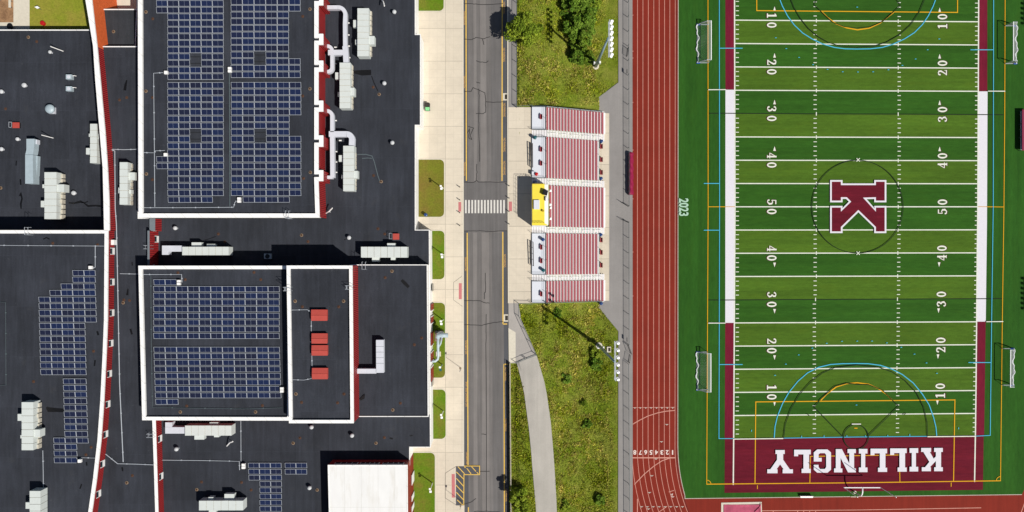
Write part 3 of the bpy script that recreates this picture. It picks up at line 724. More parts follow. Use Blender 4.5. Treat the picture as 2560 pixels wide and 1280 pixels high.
# big centre letter
kp = [(70, 522), (158, 522), (158, 555), (497, 555), (497, 522), (582, 522), (582, 705), (497, 705), (497, 672), (372, 676), (497, 812), (497, 772), (582, 772), (582, 1003), (497, 1003), (497, 960), (327, 795), (158, 960), (158, 1003), (70, 1003), (70, 772), (158, 772), (158, 812), (258, 715), (215, 672), (158, 672), (158, 705), (70, 705)]
kw = PP([(2060 + x / 3.878, 320 + y / 3.878) for x, y in kp], ZF)
z = nz(.006)
struct(MB().flat(offset_poly(kw, M_(4.2, ZF)), z), 'letter_border', MT['fwhite'], turf)
struct(MB().flat(kw, nz(.006)), 'centre_letter', MT['maroon'], turf)
LET = {
 'I': [(0, 0), (1, 0), (1, .2), (.74, .2), (.74, .8), (1, .8), (1, 1), (0, 1), (0, .8), (.26, .8), (.26, .2), (0, .2)],
 'L': [(0, 0), (1, 0), (1, .28), (.76, .28), (.76, .2), (.44, .2), (.44, .82), (.55, .82), (.55, 1), (0, 1), (0, .82), (.1, .82), (.1, .2), (0, .2)],
 'K': [(0, 0), (.4, 0), (.4, .17), (.32, .17), (.32, .36), (.42, .46), (.6, .17), (.54, .17), (.54, 0), (1, 0), (1, .17), (.9, .17), (.62, .6), (.82, .83), (.97, .83), (.97, 1), (.55, 1), (.55, .83), (.6, .83), (.32, .56), (.32, .83), (.4, .83), (.4, 1), (0, 1), (0, .83), (.08, .83), (.08, .17), (0, .17)],
 'N': [(0, 0), (.38, 0), (.38, .17), (.3, .17), (.3, .62), (.64, 0), (.92, 0), (.92, .83), (1, .83), (1, 1), (.62, 1), (.62, .83), (.7, .83), (.7, .38), (.36, 1), (0, 1), (0, .83), (.08, .83), (.08, .17), (0, .17)],
 'G': [(.2, 0), (.8, 0), (1, .13), (1, .52), (.54, .52), (.54, .36), (.72, .36), (.72, .22), (.64, .16), (.36, .16), (.28, .24), (.28, .76), (.36, .84), (.64, .84), (.72, .76), (.72, .66), (1, .66), (1, .87), (.8, 1), (.2, 1), (0, .87), (0, .13)],
 'Y': [(.32, 0), (.68, 0), (.68, .17), (.62, .17), (.62, .42), (.88, .83), (1, .83), (1, 1), (.6, 1), (.6, .83), (.64, .83), (.5, .62), (.36, .83), (.4, .83), (.4, 1), (0, 1), (0, .83), (.12, .83), (.38, .42), (.38, .17), (.32, .17)]}
lt_ = MB(); z = nz(.004)
for ch, xa, xb in (('K', 2301, 2355), ('I', 2272, 2293.6), ('L', 2223.7, 2265), ('L', 2174.7, 2216), ('I', 2145.6, 2167), ('N', 2083.7, 2138), ('G', 2033, 2076), ('L', 1984, 2025.5), ('Y', 1917, 1981)):
    yt = 1119 + (2330 - (xa + xb) / 2) * 0.0135; hh = 58.0
    lt_.flat(PP([(xb - u * (xb - xa), yt + v * hh) for u, v in LET[ch]], ZF), z)
struct(lt_, 'end_zone_lettering', MT['fwhite'], turf)
# D area south of the turf
dz = MB()
dz.strip(PP([(1905, 1277), (2140, 1275), (2453, 1269.5)], ZF), M_(1.6, ZF), ZF + .008)
for x, c in ((1933, 0), (1994, 0), (2009, 0), (2024, 0), (2039, 0)): dz.strip(PP([(x, 1278), (x, 1300)], ZF), M_(2, ZF), ZF + .010)
struct(dz, 'runway_line', MT['tline'], tr)
struct(MB().strip(PP([(2545, 1345), (2580, 1245)], ZF), M_(1.6, ZF), ZF + .008).strip(PP([(2530, 1345), (2566, 1245)], ZF), M_(1.6, ZF), ZF + .008), 'far_lane_line', MT['tline'], tr)

# courtyards in the far corner by the building
ZC = -1.42
struct(MB().flat(PP([(74, -260), (232, -260), (232, 90), (74, 90)], ZC), ZC + .03), 'courtyard_lawn', MT['court'])
struct(MB().flat(PP([(34, -260), (74.3, -260), (74.3, 90), (34, 90)], ZC), ZC + .045).flat(PP([(-30, 56), (40, 56), (40, 90), (-30, 90)], ZC), ZC + .038), 'courtyard_path', MT['kerb'])
struct(MB().flat(PP([(-60, -260), (34, -260), (34, 57), (-60, 57)], ZC), ZC + .02), 'mulch_bed', MT['dirt'])
struct(MB().flat(PP([(285, -260), (360, -260), (360, 60), (285, 60)], -0.2), -0.19), 'courtyard_paving', MT['kerb'])
# ------------------------------------------------------------------ school building
ZL, ZCO, ZA, ZB, ZCC, ZD, ZE, ZFT, ZG = 4.6, 6.4, 9.5, 10.2, 12.4, 7.9, 8.0, 8.6, 3.0   # low roof, corridor, blocks' parapet tops
school = thing('school_building', 'large flat-roofed school with black membrane roofs, white copings and ribbed maroon walls', 'school', (-60, 0, 0))
ROOF = {}
def block(nm, px, ztop, zroof, zbase, wpx, wallm='rib', capm='white', roofm='roof', wmat2=None):
    outer = ccw(PP(px, ztop)); w = M_(wpx, ztop); inner = offset_poly(outer, -w); fasc = offset_poly(outer, 0.05)
    MB().prism(outer, zbase, ztop - .32, 0, 0, top=False).build(nm + 'wall', MT[wallm], school)
    p = MB().prism(fasc, ztop - .32, ztop, 0, 0, top=False).ring(fasc, inner, ztop)
    n = len(inner)
    for i in range(n):
        j = (i + 1) % n; p.face([(*inner[j], zroof), (*inner[i], zroof), (*inner[i], ztop), (*inner[j], ztop)])
    p.build('parapet', MT[capm], school)
    r = MB().flat(inner, zroof).build('roof', MT[roofm], school); ROOF[nm] = (r, zroof); return r

# low main roof
block('', [(330, 300), (330, 1330), (1024, 1330), (1024, 1118), (1076, 1118), (1073, 575), (1038, 575), (1038, 313), (1051, 313), (1051, 86), (1038, 86), (1038, -60), (600, -60), (345, -60)], ZL + .12, ZL, -0.3, 1.1, 'whitewall', 'white')
# corridor strip between the curved wall and the tall blocks
block('', [(254, 116), (346, 116), (346, 545), (389, 545), (389, 577), (375, 577), (375, 662), (384, 662), (384, 1050), (387, 1050), (396, 1330), (233, 1330), (240, 1280), (252, 1200), (263, 1100), (270, 1000), (276, 885), (279, 800), (280, 700), (281, 576), (281, 500), (277, 420), (272, 330), (260, 200)], ZCO + .1, ZCO, ZL - .4, 1.8, 'rib', 'white')
# block A: tall roof with the bumped east parapet
bumps = [(-16, 12), (85, 111), (152, 178), (252, 278), (339, 366), (426, 452)]
pa = [(345, -60), (795, -60)]
for a, b in bumps: pa += [(795, a), (807, a), (807, b), (795, b)]
pa += [(798, 543), (347, 543)]
block('', pa, ZA, ZA - .45, ZL - .3, 9.5)
block('', [(346.5, 665), (726, 665), (726, 1051), (356, 1050)], ZB, ZB - .45, ZL - .3, 8)
block('', [(717, 664.5), (880, 664.5), (883.5, 1057.5), (723, 1057.5)], ZCC, ZCC - .5, ZL - .3, 7.5)
block('', [(875, 662), (1068, 662), (1070.5, 1041.5), (880, 1041.5)], ZD, ZD - .25, ZL - .3, 1.3, 'whitewall')
block('', [(820, 1163), (1018, 1163), (1019, 1330), (824, 1330)], ZE, ZE - .05, -0.3, 2.0, 'rib', 'white', 'wroof')
ys_ = P(0, 543, ZA)[1]; MB().box(P(347, 0, ZA)[0], P(798, 0, ZA)[0], ys_ - .07, ys_ - .003, ZA - 1.3, ZA - .33).build('fascia', MT['white'], school); MB().box(P(347, 0, ZA)[0], P(798, 0, ZA)[0], ys_ - .06, ys_ - .003, ZL, ZA - 1.301).build('fascia', MT['roofg'], school)
# wing west of the curved wall and the lower wing north of it
cw = [(228, 0), (241, 115), (249, 200), (261, 330), (267, 420), (271, 500), (272, 570)]
block('', [(-80, 576), (268.7, 576), (268.7, 600), (268, 700), (267.3, 800), (264, 885), (258.2, 1000), (251, 1100), (239.6, 1200), (228, 1280), (220, 1330), (-80, 1330)], ZFT, ZFT - .4, ZG - .5, 7.5)
block('', [(-80, 74.5), (275, 74.5), (299, 330), (308, 590), (-80, 590)], ZG, ZG - .12, -1.7, 1.8, 'deckshade')
block('', [(240, 23), (360, 23), (360, 118), (250, 118)], 4.8, 4.65, -0.5, 1.6, 'whitewall', 'white', 'roofg')
# the free-standing curved wall
capo = [(219, -60)] + [(228 - 0, 0)] + cw[1:]; capi = [(207, -60), (213.5, 0), (232.5, 115), (238, 200), (249, 330), (256.6, 420), (258.5, 500), (260, 576)]
capo = [(221, -60)] + cw[:-1] + [(272, 576)]
op = PP(capo, ZFT); ip = PP(capi, ZFT)
q = MB()
for i in range(len(op) - 1):
    q.face([(*op[i], -1.7), (*op[i + 1], -1.7), (*op[i + 1], ZFT - .3), (*op[i], ZFT - .3)][::-1], 1 if capo[i + 1][1] <= 116 else 0)
    q.face([(*ip[i], -1.7), (*ip[i + 1], -1.7), (*ip[i + 1], ZFT - .3), (*ip[i], ZFT - .3)], 0)
q.face([(*op[-1], -1.7), (*ip[-1], -1.7), (*ip[-1], ZFT - .3), (*op[-1], ZFT - .3)][::-1], 0)
q.build('curved_wall', [MT['rib'], MT['brick']], school)
q = MB()
ox = [(a + .08, b) for a, b in op]
for i in range(len(op) - 1):
    q.face([(*ip[i], ZFT), (*ox[i], ZFT), (*ox[i + 1], ZFT), (*ip[i + 1], ZFT)][::-1])
    q.face([(*ox[i], ZFT - .3), (*ox[i + 1], ZFT - .3), (*ox[i + 1], ZFT), (*ox[i], ZFT)][::-1])
    q.face([(*ip[i], ZFT - .3), (*ip[i + 1], ZFT - .3), (*ip[i + 1], ZFT), (*ip[i], ZFT)])
q.face([(*ox[-1], ZFT - .3), (*ip[-1], ZFT - .3), (*ip[-1], ZFT), (*ox[-1], ZFT)][::-1])
q.build('coping', MT['white'], school)

# window boxes along the foot of the curved wall and on the stepped wall
def wall_window(xw, y, z, h=1.2):
    f = MB().box(xw + .002, xw + .07, y - h / 2, y + h / 2, z, z + .7).box(xw + .002, xw + .07, y + h / 2 - .1, y + h / 2, z + .7, z + 1.35).box(xw + .002, xw + .07, y - h / 2, y - h / 2 + .1, z + .7, z + 1.35).build('window', MT['whitewall'], school, (xw, y, z))
    MB().box(xw + .002, xw + .04, y - h / 2 + .1, y + h / 2 - .1, z + .7, z + 1.35).build('pane', MT['glass'], f, (xw, y, z + .7))
wl_ = [(268.7, 576), (268.7, 600), (268, 700), (267.3, 800), (264, 885), (258.2, 1000), (251, 1100), (239.6, 1200), (228, 1280)]
wly = [P(a, b, ZFT)[1] for a, b in wl_][::-1]; wlx = [P(a, b, ZFT)[0] for a, b in wl_][::-1]
for py in (628, 705, 782, 858, 934, 1010, 1085, 1159, 1234):
    y = P(0, py, ZCO + .6)[1]; wall_window(float(np.interp(y, wly, wlx)) + .05, y, ZCO + .04)
y = P(0, 606, ZCO + 1)[1]; xw = float(np.interp(y, wly, wlx)); MB().box(xw + .0, xw + .5, y - .45, y + .45, ZCO, ZCO + 1.1).build('vent_hood', MT['whitewall'], school)
# stepped maroon walls between the corridor and the low roof
def redstep(pts, zt, cap=False):
    o = PP(pts, zt); MB().prism(o, ZL - .1, zt - .12, 0, 0).build('wall', MT['rib'], school)
    MB().prism(offset_poly(o, .03), zt - .12, zt).build('coping', MT['white' if cap else 'deckshade'], school)
redstep([(374, 544), (387, 544), (387, 577), (374, 577)], ZL + 2.5)
redstep([(369, 577), (373, 577), (373, 664), (369, 664)], ZL + 3.3)
redstep([(381, 1051), (388.5, 1051), (392, 1166), (396.8, 1330), (389.8, 1330), (385, 1166)], ZL + 2.15, True)
for px, py, zt in ((373, 598, ZL + 3.3), (389.6, 1096, ZL + 2.15), (392.6, 1190, ZL + 2.15)): wall_window(P(px, py, zt)[0] + .04, P(0, py, ZL + .6)[1], ZL + .04)
# east front: red and white wall panels, doors and pillars on the wall of the east wing
x0 = P(1068.8, 700, ZD)[0]
def front(py0, py1, zt=5.6, mat='rib', dx=.06, name='wall_panel', zb=0.0):
    z = zt; y0 = (640 - py0) * (HC - 0) / FPX; y1 = (640 - py1) * (HC - 0) / FPX
    xw = P(1075.2 if py0 < 1041 else 1075, 0, ZL)[0] + .1
    return MB().box(xw, xw + dx, min(y0, y1), max(y0, y1), zb, zt).build(name, MT[mat], school)
for a, b in ((757, 772), (789, 803), (827, 857), (876, 896), (913, 946)): front(a, b, 4.1)
for a, b in ((710, 727), (948, 961)): front(a, b, 2.6, 'glass', .04, 'door')
for a, b in ((773, 775), (787, 788.5), (804, 806), (858, 860), (874, 875.5), (897, 899), (910, 912)): front(a, b, 4.2, 'white', .09, 'pilaster')
xw = P(1019, 1200, ZE)[0] + .06
for a, b in ((1175, 1200), (1226, 1240), (1252, 1266)):
    MB().box(xw, xw + .06, P(0, b, 0)[1], P(0, a, 0)[1], 0.2, 3.2).build('wall_panel', MT['whitewall'], school)
yb = P(0, 1163, ZE)[1]
for a, b in ((834, 892), (898, 946), (954, 1008)):
    xa, xb = P(a, 0, ZE)[0], P(b, 0, ZE)[0]
    f = MB().box(xa, xb, yb + .01, yb + .10, ZE - 1.5, ZE - .45).build('window', MT['whitewall'], school)
    for k in range(4):
        c0 = xa + .1 + k * (xb - xa - .1) / 4; MB().box(c0, c0 + (xb - xa - .1) / 4 - .1, yb + .105, yb + .13, ZE - 1.4, ZE - .55).build('pane', MT['glass'], f)

# roof drains: parts of the roofs
dr = MB().lathe(0, 0, [(.3, 0), (.3, .03), (.19, .05)], 14, 0).lathe(0, 0, [(.17, .055), (.15, .14), (.05, .17)], 10, 1)
dm = dr.build('roof_drain', [MT['tan'], MT['rust']], None); dmesh = dm.data; bpy.data.objects.remove(dm)
dr = MB().lathe(0, 0, [(.27, 0), (.27, .03), (.18, .045)], 12, 0).lathe(0, 0, [(.16, .05), (.05, .13)], 8, 0)
dm = dr.build('roof_drain', [MT['rust'], MT['rust']], None); dmesh2 = dm.data; bpy.data.objects.remove(dm)
RO = {o.name: o for o in bpy.data.objects if o.name.startswith('roof') and o.parent is school}
def drain(px, py, z, kind=0):
    # the roof at that level
    r = min((v for v in ROOFS), key=lambda t: abs(t[1] - z))[0]
    o = bpy.data.objects.new('roof_drain', dmesh2 if kind else dmesh); S.collection.objects.link(o); o.parent = r
    w = P3(px, py, z + .004); o.location = w - WORLD[r.name]; WORLD[o.name] = w
ROOFS = [(o, o.data.vertices[0].co.z + WORLD[o.name].z) for o in RO.values()]
zA, zB, zC, zD, zFr, zGr = ZA - .45, ZB - .45, ZCC - .5, ZD - .25, ZFT - .4, ZG - .12
for px, py, z, k in ((365, 30, zA, 0), (382, 47, zA, 1), (365, 228, zA, 0), (381, 244, zA, 1), (366, 435, zA, 0), (381, 449, zA, 1), (775, 23, zA, 0), (757, 41, zA, 1), (775, 222, zA, 0), (757, 240, zA, 1), (776, 431, zA, 0), (759, 446, zA, 1),
                     (71, 93, zGr, 0), (92, 104, zGr, 1), (2, 470, zGr, 0), (14, 272, zGr, 1), (284, 79, 4.65, 0), (299, 250, ZCO, 1), (317, 244, ZCO, 1), (310, 750, ZCO, 1), (324, 751, ZCO, 1), (308, 757, ZCO, 0), (317, 1207, ZCO, 0), (331, 1189, ZCO, 1),
                     (445, 682, zB, 1), (463, 699, zB, 1), (635, 681, zB, 1), (652, 699, zB, 1), (451, 1030, zB, 0), (467, 1015, zB, 1), (639, 1030, zB, 0), (656, 1014, zB, 1),
                     (738, 753, zC, 0), (756, 767, zC, 1), (859, 753, zC, 0), (847, 767, zC, 1), (740, 985, zC, 0), (754, 1006, zC, 1), (860, 985, zC, 1), (844, 1007, zC, 1),
                     (963, 694, zD, 1), (980, 678, zD, 0), (982, 1025, zD, 0), (1001, 1008, zD, 1), (1036, 862, zD, 1), (1054, 845, zD, 1),
                     (933, 218, ZL, 1), (948, 236, ZL, 0), (934, 439, ZL, 1), (953, 454, ZL, 0), (945, 572, ZL, 1), (962, 585, ZL, 1), (754, 588, ZL, 0), (770, 604, ZL, 1), (546, 585, ZL, 1), (562, 605, ZL, 1),
                     (504, 1205, ZL, 1), (492, 1224, ZL, 0), (604, 1206, ZL, 1), (750, 1095, ZL, 1), (733, 1108, ZL, 0), (961, 1094, ZL, 1), (940, 1108, ZL, 0), (793, 1225, ZL, 0), (628, 1225, ZL, 1),
                     (132, 608, zFr, 1), (244, 612, zFr, 1), (234, 878, zFr, 1), (215, 1137, zFr, 1), (228, 1118, zFr, 1), (84, 954, zFr, 1)):
    drain(px, py, z, k)
# ponding and tar repairs on the roofs: parts of the roof
def tarpatch(pts, z, w=None):
    r = min(ROOFS, key=lambda t: abs(t[1] - z))[0]; m = MB()
    if w: m.strip(PP(pts, z), [M_(q, z) for q in w] if isinstance(w, list) else M_(w, z), z + .008)
    else: m.flat(PP(pts, z), z + .008)
    m.build('tar_repair', MT['tar'], r)
for pts, z, w in (([(172, 507), (185, 508), (202, 504), (208, 506), (220, 515), (240, 514), (256, 516)], zGr, [3, 4, 6, 2, 5, 4, 6]), ([(203, 506), (212, 507), (220, 503)], zGr, 2.5), ([(312, 226), (314, 212), (317, 200)], ZCO, [7, 6, 3]),
                  ([(51, 448), (52, 462)], zGr, 4), ([(48, 490), (52, 484), (55, 496), (52, 510), (53, 522)], zGr, [2, 7, 4, 5, 3]), ([(41, 402), (40, 414)], zGr, 3), ([(885, 180), (905, 182), (928, 181)], ZL, [7, 14, 13]), ([(929, 190), (934, 205), (945, 228)], ZL, 2.2),
                  ([(900, 1000), (908, 994), (912, 986)], ZL + 3.2, [4, 8, 2]), ([(1004, 700), (1012, 708), (1022, 718)], zD, [7, 9, 7]), ([(243, 828), (246, 838)], zFr, 5), ([(238, 900), (236, 915)], zFr, 4), ([(116, 1018), (122, 1024), (140, 1025), (160, 1026)], zFr, [4, 12, 10, 9]),
                  ([(320, 722), (318, 738)], ZCO, [3, 6]), ([(326, 822), (330, 836)], ZCO, 5), ([(330, 655), (331, 664)], ZCO, 3), ([(216, 1155), (217, 1164)], zFr, 4), ([(204, 1210), (200, 1222)], zFr, 3.4), ([(500, 604), (520, 598), (540, 591)], ZL, 1.6), ([(860, 600), (870, 595), (880, 590)], ZL, 1.6),
                  ([(305, 1168), (307, 1178)], ZCO, 4), ([(108, 598), (116, 594), (124, 598)], zFr, 3), ([(974, 1095), (982, 1097)], ZL, 4), ([(1024, 1090), (1032, 1088)], ZL, 2.5)):
    tarpatch(pts, z, w)
def dust(pts, z, w, name='pale_stain'):
    r = min(ROOFS, key=lambda t: abs(t[1] - z))[0]
    MB().strip(PP(pts, z), M_(w, z), z + .006).build(name, MT['rust'] if name != 'pale_stain' else MT['rail'], r)
dust([(893, 386), (915, 386), (930, 390), (935, 402), (945, 440), (949, 452)], ZL, 1.8)
dust([(905, 396), (920, 395), (930, 396)], ZL, 1.6)

# roof ladders over the parapets: parts of the building
def ladder(px, py, z, horiz, L=1.3):
    x, y = P(px, py, z); m = MB(); d = Vector((1, 0, 0)) if horiz else Vector((0, 1, 0)); e = Vector((0, 1, 0)) if horiz else Vector((1, 0, 0)); c = Vector((x, y, z + .5))
    for s in (-.3, .3):
        m.tube([c - d * L / 2 + e * s - Vector((0, 0, 1.6)), c - d * L / 2 + e * s, c - d * L / 2 + e * s + Vector((0, 0, .5)), c + d * L / 2 + e * s + Vector((0, 0, .5)), c + d * L / 2 + e * s - Vector((0, 0, .4))], .04, 6)
    for k in range(5): m.tube([c - d * L / 2 - e * .3 - Vector((0, 0, 1.5 - k * .35)), c - d * L / 2 + e * .3 - Vector((0, 0, 1.5 - k * .35))], .03, 5)
    for k in range(4): m.box(c.x - (L / 2 if horiz else .3) + k * .01, c.x + (L / 2 if horiz else .3), c.y - (.3 if horiz else L / 2) + .0, c.y - (.3 if horiz else L / 2) + .05, c.z - .02, c.z + .0) if False else None
    m.build('roof_ladder', MT['frame'], school)
for a in ((75, 578, ZFT, False), (722, 722, ZCC, True), (876, 718, ZCC, True), (722, 537, ZA, False), (912, 664, ZD, False), (382, 1086, ZCO, True), (375, 618, ZCO, True)): ladder(*a)

# ------------------------------------------------------------------ solar arrays (panels are parts of the racked array)
PWX, PHY = 2.0, 1.02
pm = MB()
t = math.radians(9)
def tz(y): return .12 + (y + PHY / 2) * math.tan(t)
def slopebox(x0, x1, y0, y1, th, mi):
    v = [(x0, y0, tz(y0)), (x1, y0, tz(y0)), (x1, y1, tz(y1)), (x0, y1, tz(y1))]; lo = [(a, b, c - th) for a, b, c in v]
    pm.face(v, mi)
    for i in range(4): j = (i + 1) % 4; pm.face([lo[i], lo[j], v[j], v[i]], mi)
fw = .05
hx, hy = PWX / 2, PHY / 2
for a in ((-hx, hx, -hy, -hy + fw), (-hx, hx, hy - fw, hy), (-hx, -hx + fw, -hy + fw, hy - fw), (hx - fw, hx, -hy + fw, hy - fw)): slopebox(*a, .05, 1)
pm.face([(-hx + fw, -hy + fw, tz(-hy + fw) - .012), (hx - fw, -hy + fw, tz(-hy + fw) - .012), (hx - fw, hy - fw, tz(hy - fw) - .012), (-hx + fw, hy - fw, tz(hy - fw) - .012)], 0)
pm.face([(-hx, hy, 0), (-hx, hy, tz(hy) - .05), (hx, hy, tz(hy) - .05), (hx, hy, 0)], 1)
po = pm.build('solar_panel', [MT['solar'], MT['frame']], None); pmesh = po.data; bpy.data.objects.remove(po)
def array(label, z, rows, pitch, cw_):
    "rows: (x left, y centre, number of panels, skipped columns)"
    zz = z + .02; c = P3(rows[len(rows) // 2][0] + 60, rows[len(rows) // 2][1], zz)
    t_ = thing('solar_array', label, 'solar panels', c, 'rooftop solar arrays')
    sx = M_(cw_, zz) / PWX * .985; sy = M_(pitch * .86, zz) / PHY
    rail = MB()
    for x0, yc, n, skip in rows:
        for k in range(n):
            if k in skip: continue
            p = P3(x0 + cw_ * (k + .5), yc, zz)
            o = bpy.data.objects.new('solar_panel', pmesh); S.collection.objects.link(o); o.parent = t_; o.location = p - c; o.scale = (sx, sy, 1); WORLD[o.name] = p
        a, b = P3(x0 + 1, yc, zz), P3(x0 + cw_ * n - 1, yc, zz)
        rail.box(a.x, b.x, a.y - .06, a.y + .06, zz, zz + .06)
    rail.build('ballast_rail', MT['dark'], t_)
zS = zA
ra = []
for k in range(12):
    y = 9.5 + 16.6 * k; e = k < 2
    ra.append((392 if e else 420, y, 6 if e else 5, () if k not in (8, 9) else (2,)))
array('solar array of twelve rows in the upper left of the tall north roof', zS, ra, 16.6, 28)
rb = []
for k in range(12):
    y = 5 + 16.6 * k; rb.append((578, y, 6 if k in (0, 1, 9, 10, 11) else 5, (2,) if k in (8, 9) else ()))
array('solar array right of the roof gap, nearest the top edge, on the tall north roof', zS, rb, 16.6, 29)
rc = []
for k in range(18):
    y = 214 + 16.78 * k
    if k in (11, 12): rc.append((392.5, y, 6, ()))
    elif k == 17: rc.append((421, y, 4, ()))
    else: rc.append((420, y, 5, (2,) if k in (7, 8) else ()))
array('long solar array of eighteen rows left of the gap on the tall north roof', zS, rc, 16.7, 28)
rd = []
for k in range(18):
    y = 213.5 + 16.8 * k
    if k == 17: rd.append((608, y, 4, ()))
    else: rd.append((578.5, y, 5 if k in (5, 6, 7) else 6, (2,) if k in (7, 8) else ()))
array('widest long solar array, right of the gap beside the bumped maroon wall', zS, rd, 16.7, 29.2)
array('solar array of eight full rows on the upper half of the white-edged south roof', zB, [(385.5, 705.5, 2, ())] + [(385, 722.5 + 16.72 * k, 11, ()) for k in range(8)], 16.7, 28.6)
array('solar array on the lower half of the white-edged south roof', zB, [(385.5 + .55 * k, 873.8 + 16.3 * k, 11, ()) for k in range(8)] + [(390, 1004, 2, ())], 16.3, 28.6)
array('stepped triangular solar array on the west wing beside the curved wall', zFr, [(183, 682.5, 2, ()), (183, 699, 2, ()), (154, 716, 3, ()), (126, 732, 4, ())] + [(98.5 + .4 * k, 749 + 16.45 * k, 5 if k < 4 else 4, ()) for k in range(12)], 16.4, 28.6)
array('narrow two-panel-wide solar array on the west wing', zFr, [(159.5 + .45 * k, 953 + 16.4 * k, 2, ()) for k in range(9)] + [(135.5, 1100.5, 3, ()), (136, 1116.5, 2, ()), (136.5, 1133, 2, ()), (136.8, 1150, 2, ())], 16.4, 29)
array('solar array of mixed row lengths on the low roof left of the white roof', ZL, [(621.5, 1163, 3, ()), (622, 1178.5, 3, ()), (622.5, 1193.5, 3, ())] + [(650, 1209 + 15.6 * k, 2, ()) for k in range(6)], 15.6, 27.6)
array('smallest solar array, just four panels on the low roof', ZL, [(713, 1163, 2, ()), (713, 1178.5, 2, ())], 15.6, 27.6)

# ------------------------------------------------------------------ rooftop machines
def pxbox(mb, r, z0, z1, mt=0, zt=None):
    zt = z1 if zt is None else zt
    a = P(r[0], r[1], zt); b = P(r[2], r[3], zt); mb.box(min(a[0], b[0]), max(a[0], b[0]), min(a[1], b[1]), max(a[1], b[1]), z0, z1, mt); return mb
def hvac(label, z, rect, seams, h=2.1, hoods=(), sidestrip=None, axis='y', mat='cream', ducts=()):
    cx, cy = P((rect[0] + rect[2]) / 2, (rect[1] + rect[3]) / 2, z + h)
    t_ = thing('rooftop_air_handler', label, 'air handler', (cx, cy, z), 'rooftop air handling units'); zt = z + h
    pxbox(MB(), (rect[0] + 2, rect[1] + 2, rect[2] - 2, rect[3] - 2), z, z + .3, 0, zt).build('curb', MT['dark'], t_)
    a = P(rect[0], rect[1], zt); b = P(rect[2], rect[3], zt); x0, x1, y0, y1 = a[0], b[0], b[1], a[1]; m = MB(); g = .035
    for k in range(seams):
        if axis == 'y':
            u0 = y0 + (y1 - y0) * k / seams; u1 = y0 + (y1 - y0) * (k + 1) / seams; m.box(x0, x1, u0 + g, u1 - g, z + .3, zt - .02 * (k % 2))
        else:
            u0 = x0 + (x1 - x0) * k / seams; u1 = x0 + (x1 - x0) * (k + 1) / seams; m.box(u0 + g, u1 - g, y0, y1, z + .3, zt - .02 * (k % 2))
    m.build('casing', MT[mat], t_)
    MB().box(x0 + .05, x1 - .05, y0 + .05, y1 - .05, z + .32, zt - .08).build('inner_frame', MT['creamside'], t_)
    for r in hoods:
        hz = z + h * (r[4] if len(r) > 4 else .72); m = MB(); a = P(r[0], r[1], hz); b = P(r[2], r[3], hz)
        m.box(min(a[0], b[0]), max(a[0], b[0]), min(a[1], b[1]), max(a[1], b[1]), z + .6, hz); m.build('intake_hood', MT[mat], t_)
    if sidestrip:
        hz = z + h * .55; a = P(sidestrip[0], sidestrip[1], hz); b = P(sidestrip[2], sidestrip[3], hz)
        m = MB(); n = 9
        for k in range(n):
            v0 = b[1] + (a[1] - b[1]) * k / n; v1 = b[1] + (a[1] - b[1]) * (k + .8) / n
            m.box(a[0], b[0], v0, v1, z + .3, hz - .15 * (k % 3))
        m.build('service_side', MT['creamside'], t_)
    for r in ducts:
        dz = z + h * .8 - .04 * ducts.index(r); pxbox(MB(), r, z + .5, dz).build('duct', MT['galv'], t_)
    return t_
hvac('long cream air handler with pinkish side, topmost near the east roof edge', ZL, (893.5, 20, 922, 141), 8, 2.2, [(883, 50, 893.5, 68), (888, 99, 893.5, 111), (922, 90, 936, 111, .9)], (922.3, 24, 928, 139))
hvac('cream air handler beside the middle maroon bumps, a dark puddle to its right', ZL, (849, 156, 876, 271), 8, 2.2, [(838, 181, 849, 198), (845, 230, 849, 241), (876, 219, 886, 239, .9)], (876.3, 160, 881, 271))
hvac('cream air handler fed by the lower curved duct', ZL, (858, 364, 885, 478), 7, 2.2, [(847, 388, 858, 404), (854, 437, 858, 447), (885, 427, 894, 446, .9)], (885.3, 380, 889, 474))
hvac('slim cream air handler hugging the white curved wall', zGr, (225, 309, 242, 408), 6, 2.0, [(215, 370, 225, 386), (222, 334, 225, 342), (242, 334, 247, 348, .8)], (242.3, 345, 247, 406), mat='cream')
hvac('cream air handler standing alone in the corridor strip', ZCO, (299, 405, 319, 512), 6, 2.0, [(319, 431, 337, 450, .8), (296, 469, 299, 483), (319, 474, 328, 484, .7)], (319.3, 407, 327, 512))
hvac('widest cream air handler, on the low west roof near the deep shadow', zGr, (111, 430, 141, 548), 7, 2.4, [(106, 461, 111, 470), (102, 502, 112, 518), (141, 461, 160, 480, .9)], (141.3, 432, 155, 547), mat='cream')
hvac('cream air handler with a grey bent duct beside the stepped maroon wall', ZL, (455, 617, 572, 638), 7, 2.3, [(479, 606, 503, 617), (517, 610, 538, 617, .6)], None, 'x', ducts=((405, 614, 455, 629), (405, 614, 421, 637)))
hvac('cream air handler north of the east wing beside a red hatch', ZL, (902, 617, 1018, 644), 7, 2.3, [(930, 644, 948, 654), (977, 644, 988, 650), (968, 608, 988, 617)], None, 'x')
hvac('cream air handler just south of the white-edged south roof', ZL, (462, 1064, 579, 1089), 7, 2.2, [(486, 1089, 510, 1099), (535, 1089, 547, 1093), (524, 1056, 545, 1064)], None, 'x', ducts=((413, 1068, 462, 1084), (413, 1056, 430, 1084)))
hvac('cream air handler near the bottom edge left of the lower solar array', ZL, (497, 1252, 608, 1276), 6, 2.2, [(521, 1243, 533, 1252), (561, 1235, 585, 1252), (522, 1276, 540, 1281)], None, 'x')
hvac('cream air handler on the west wing beside a dark wet streak', zFr, (54, 1005, 83, 1126), 7, 2.2, [(44, 1035, 54, 1052), (51, 1088, 54, 1096), (83, 1074, 100, 1093, .9)], (83.3, 1006, 96, 1122))
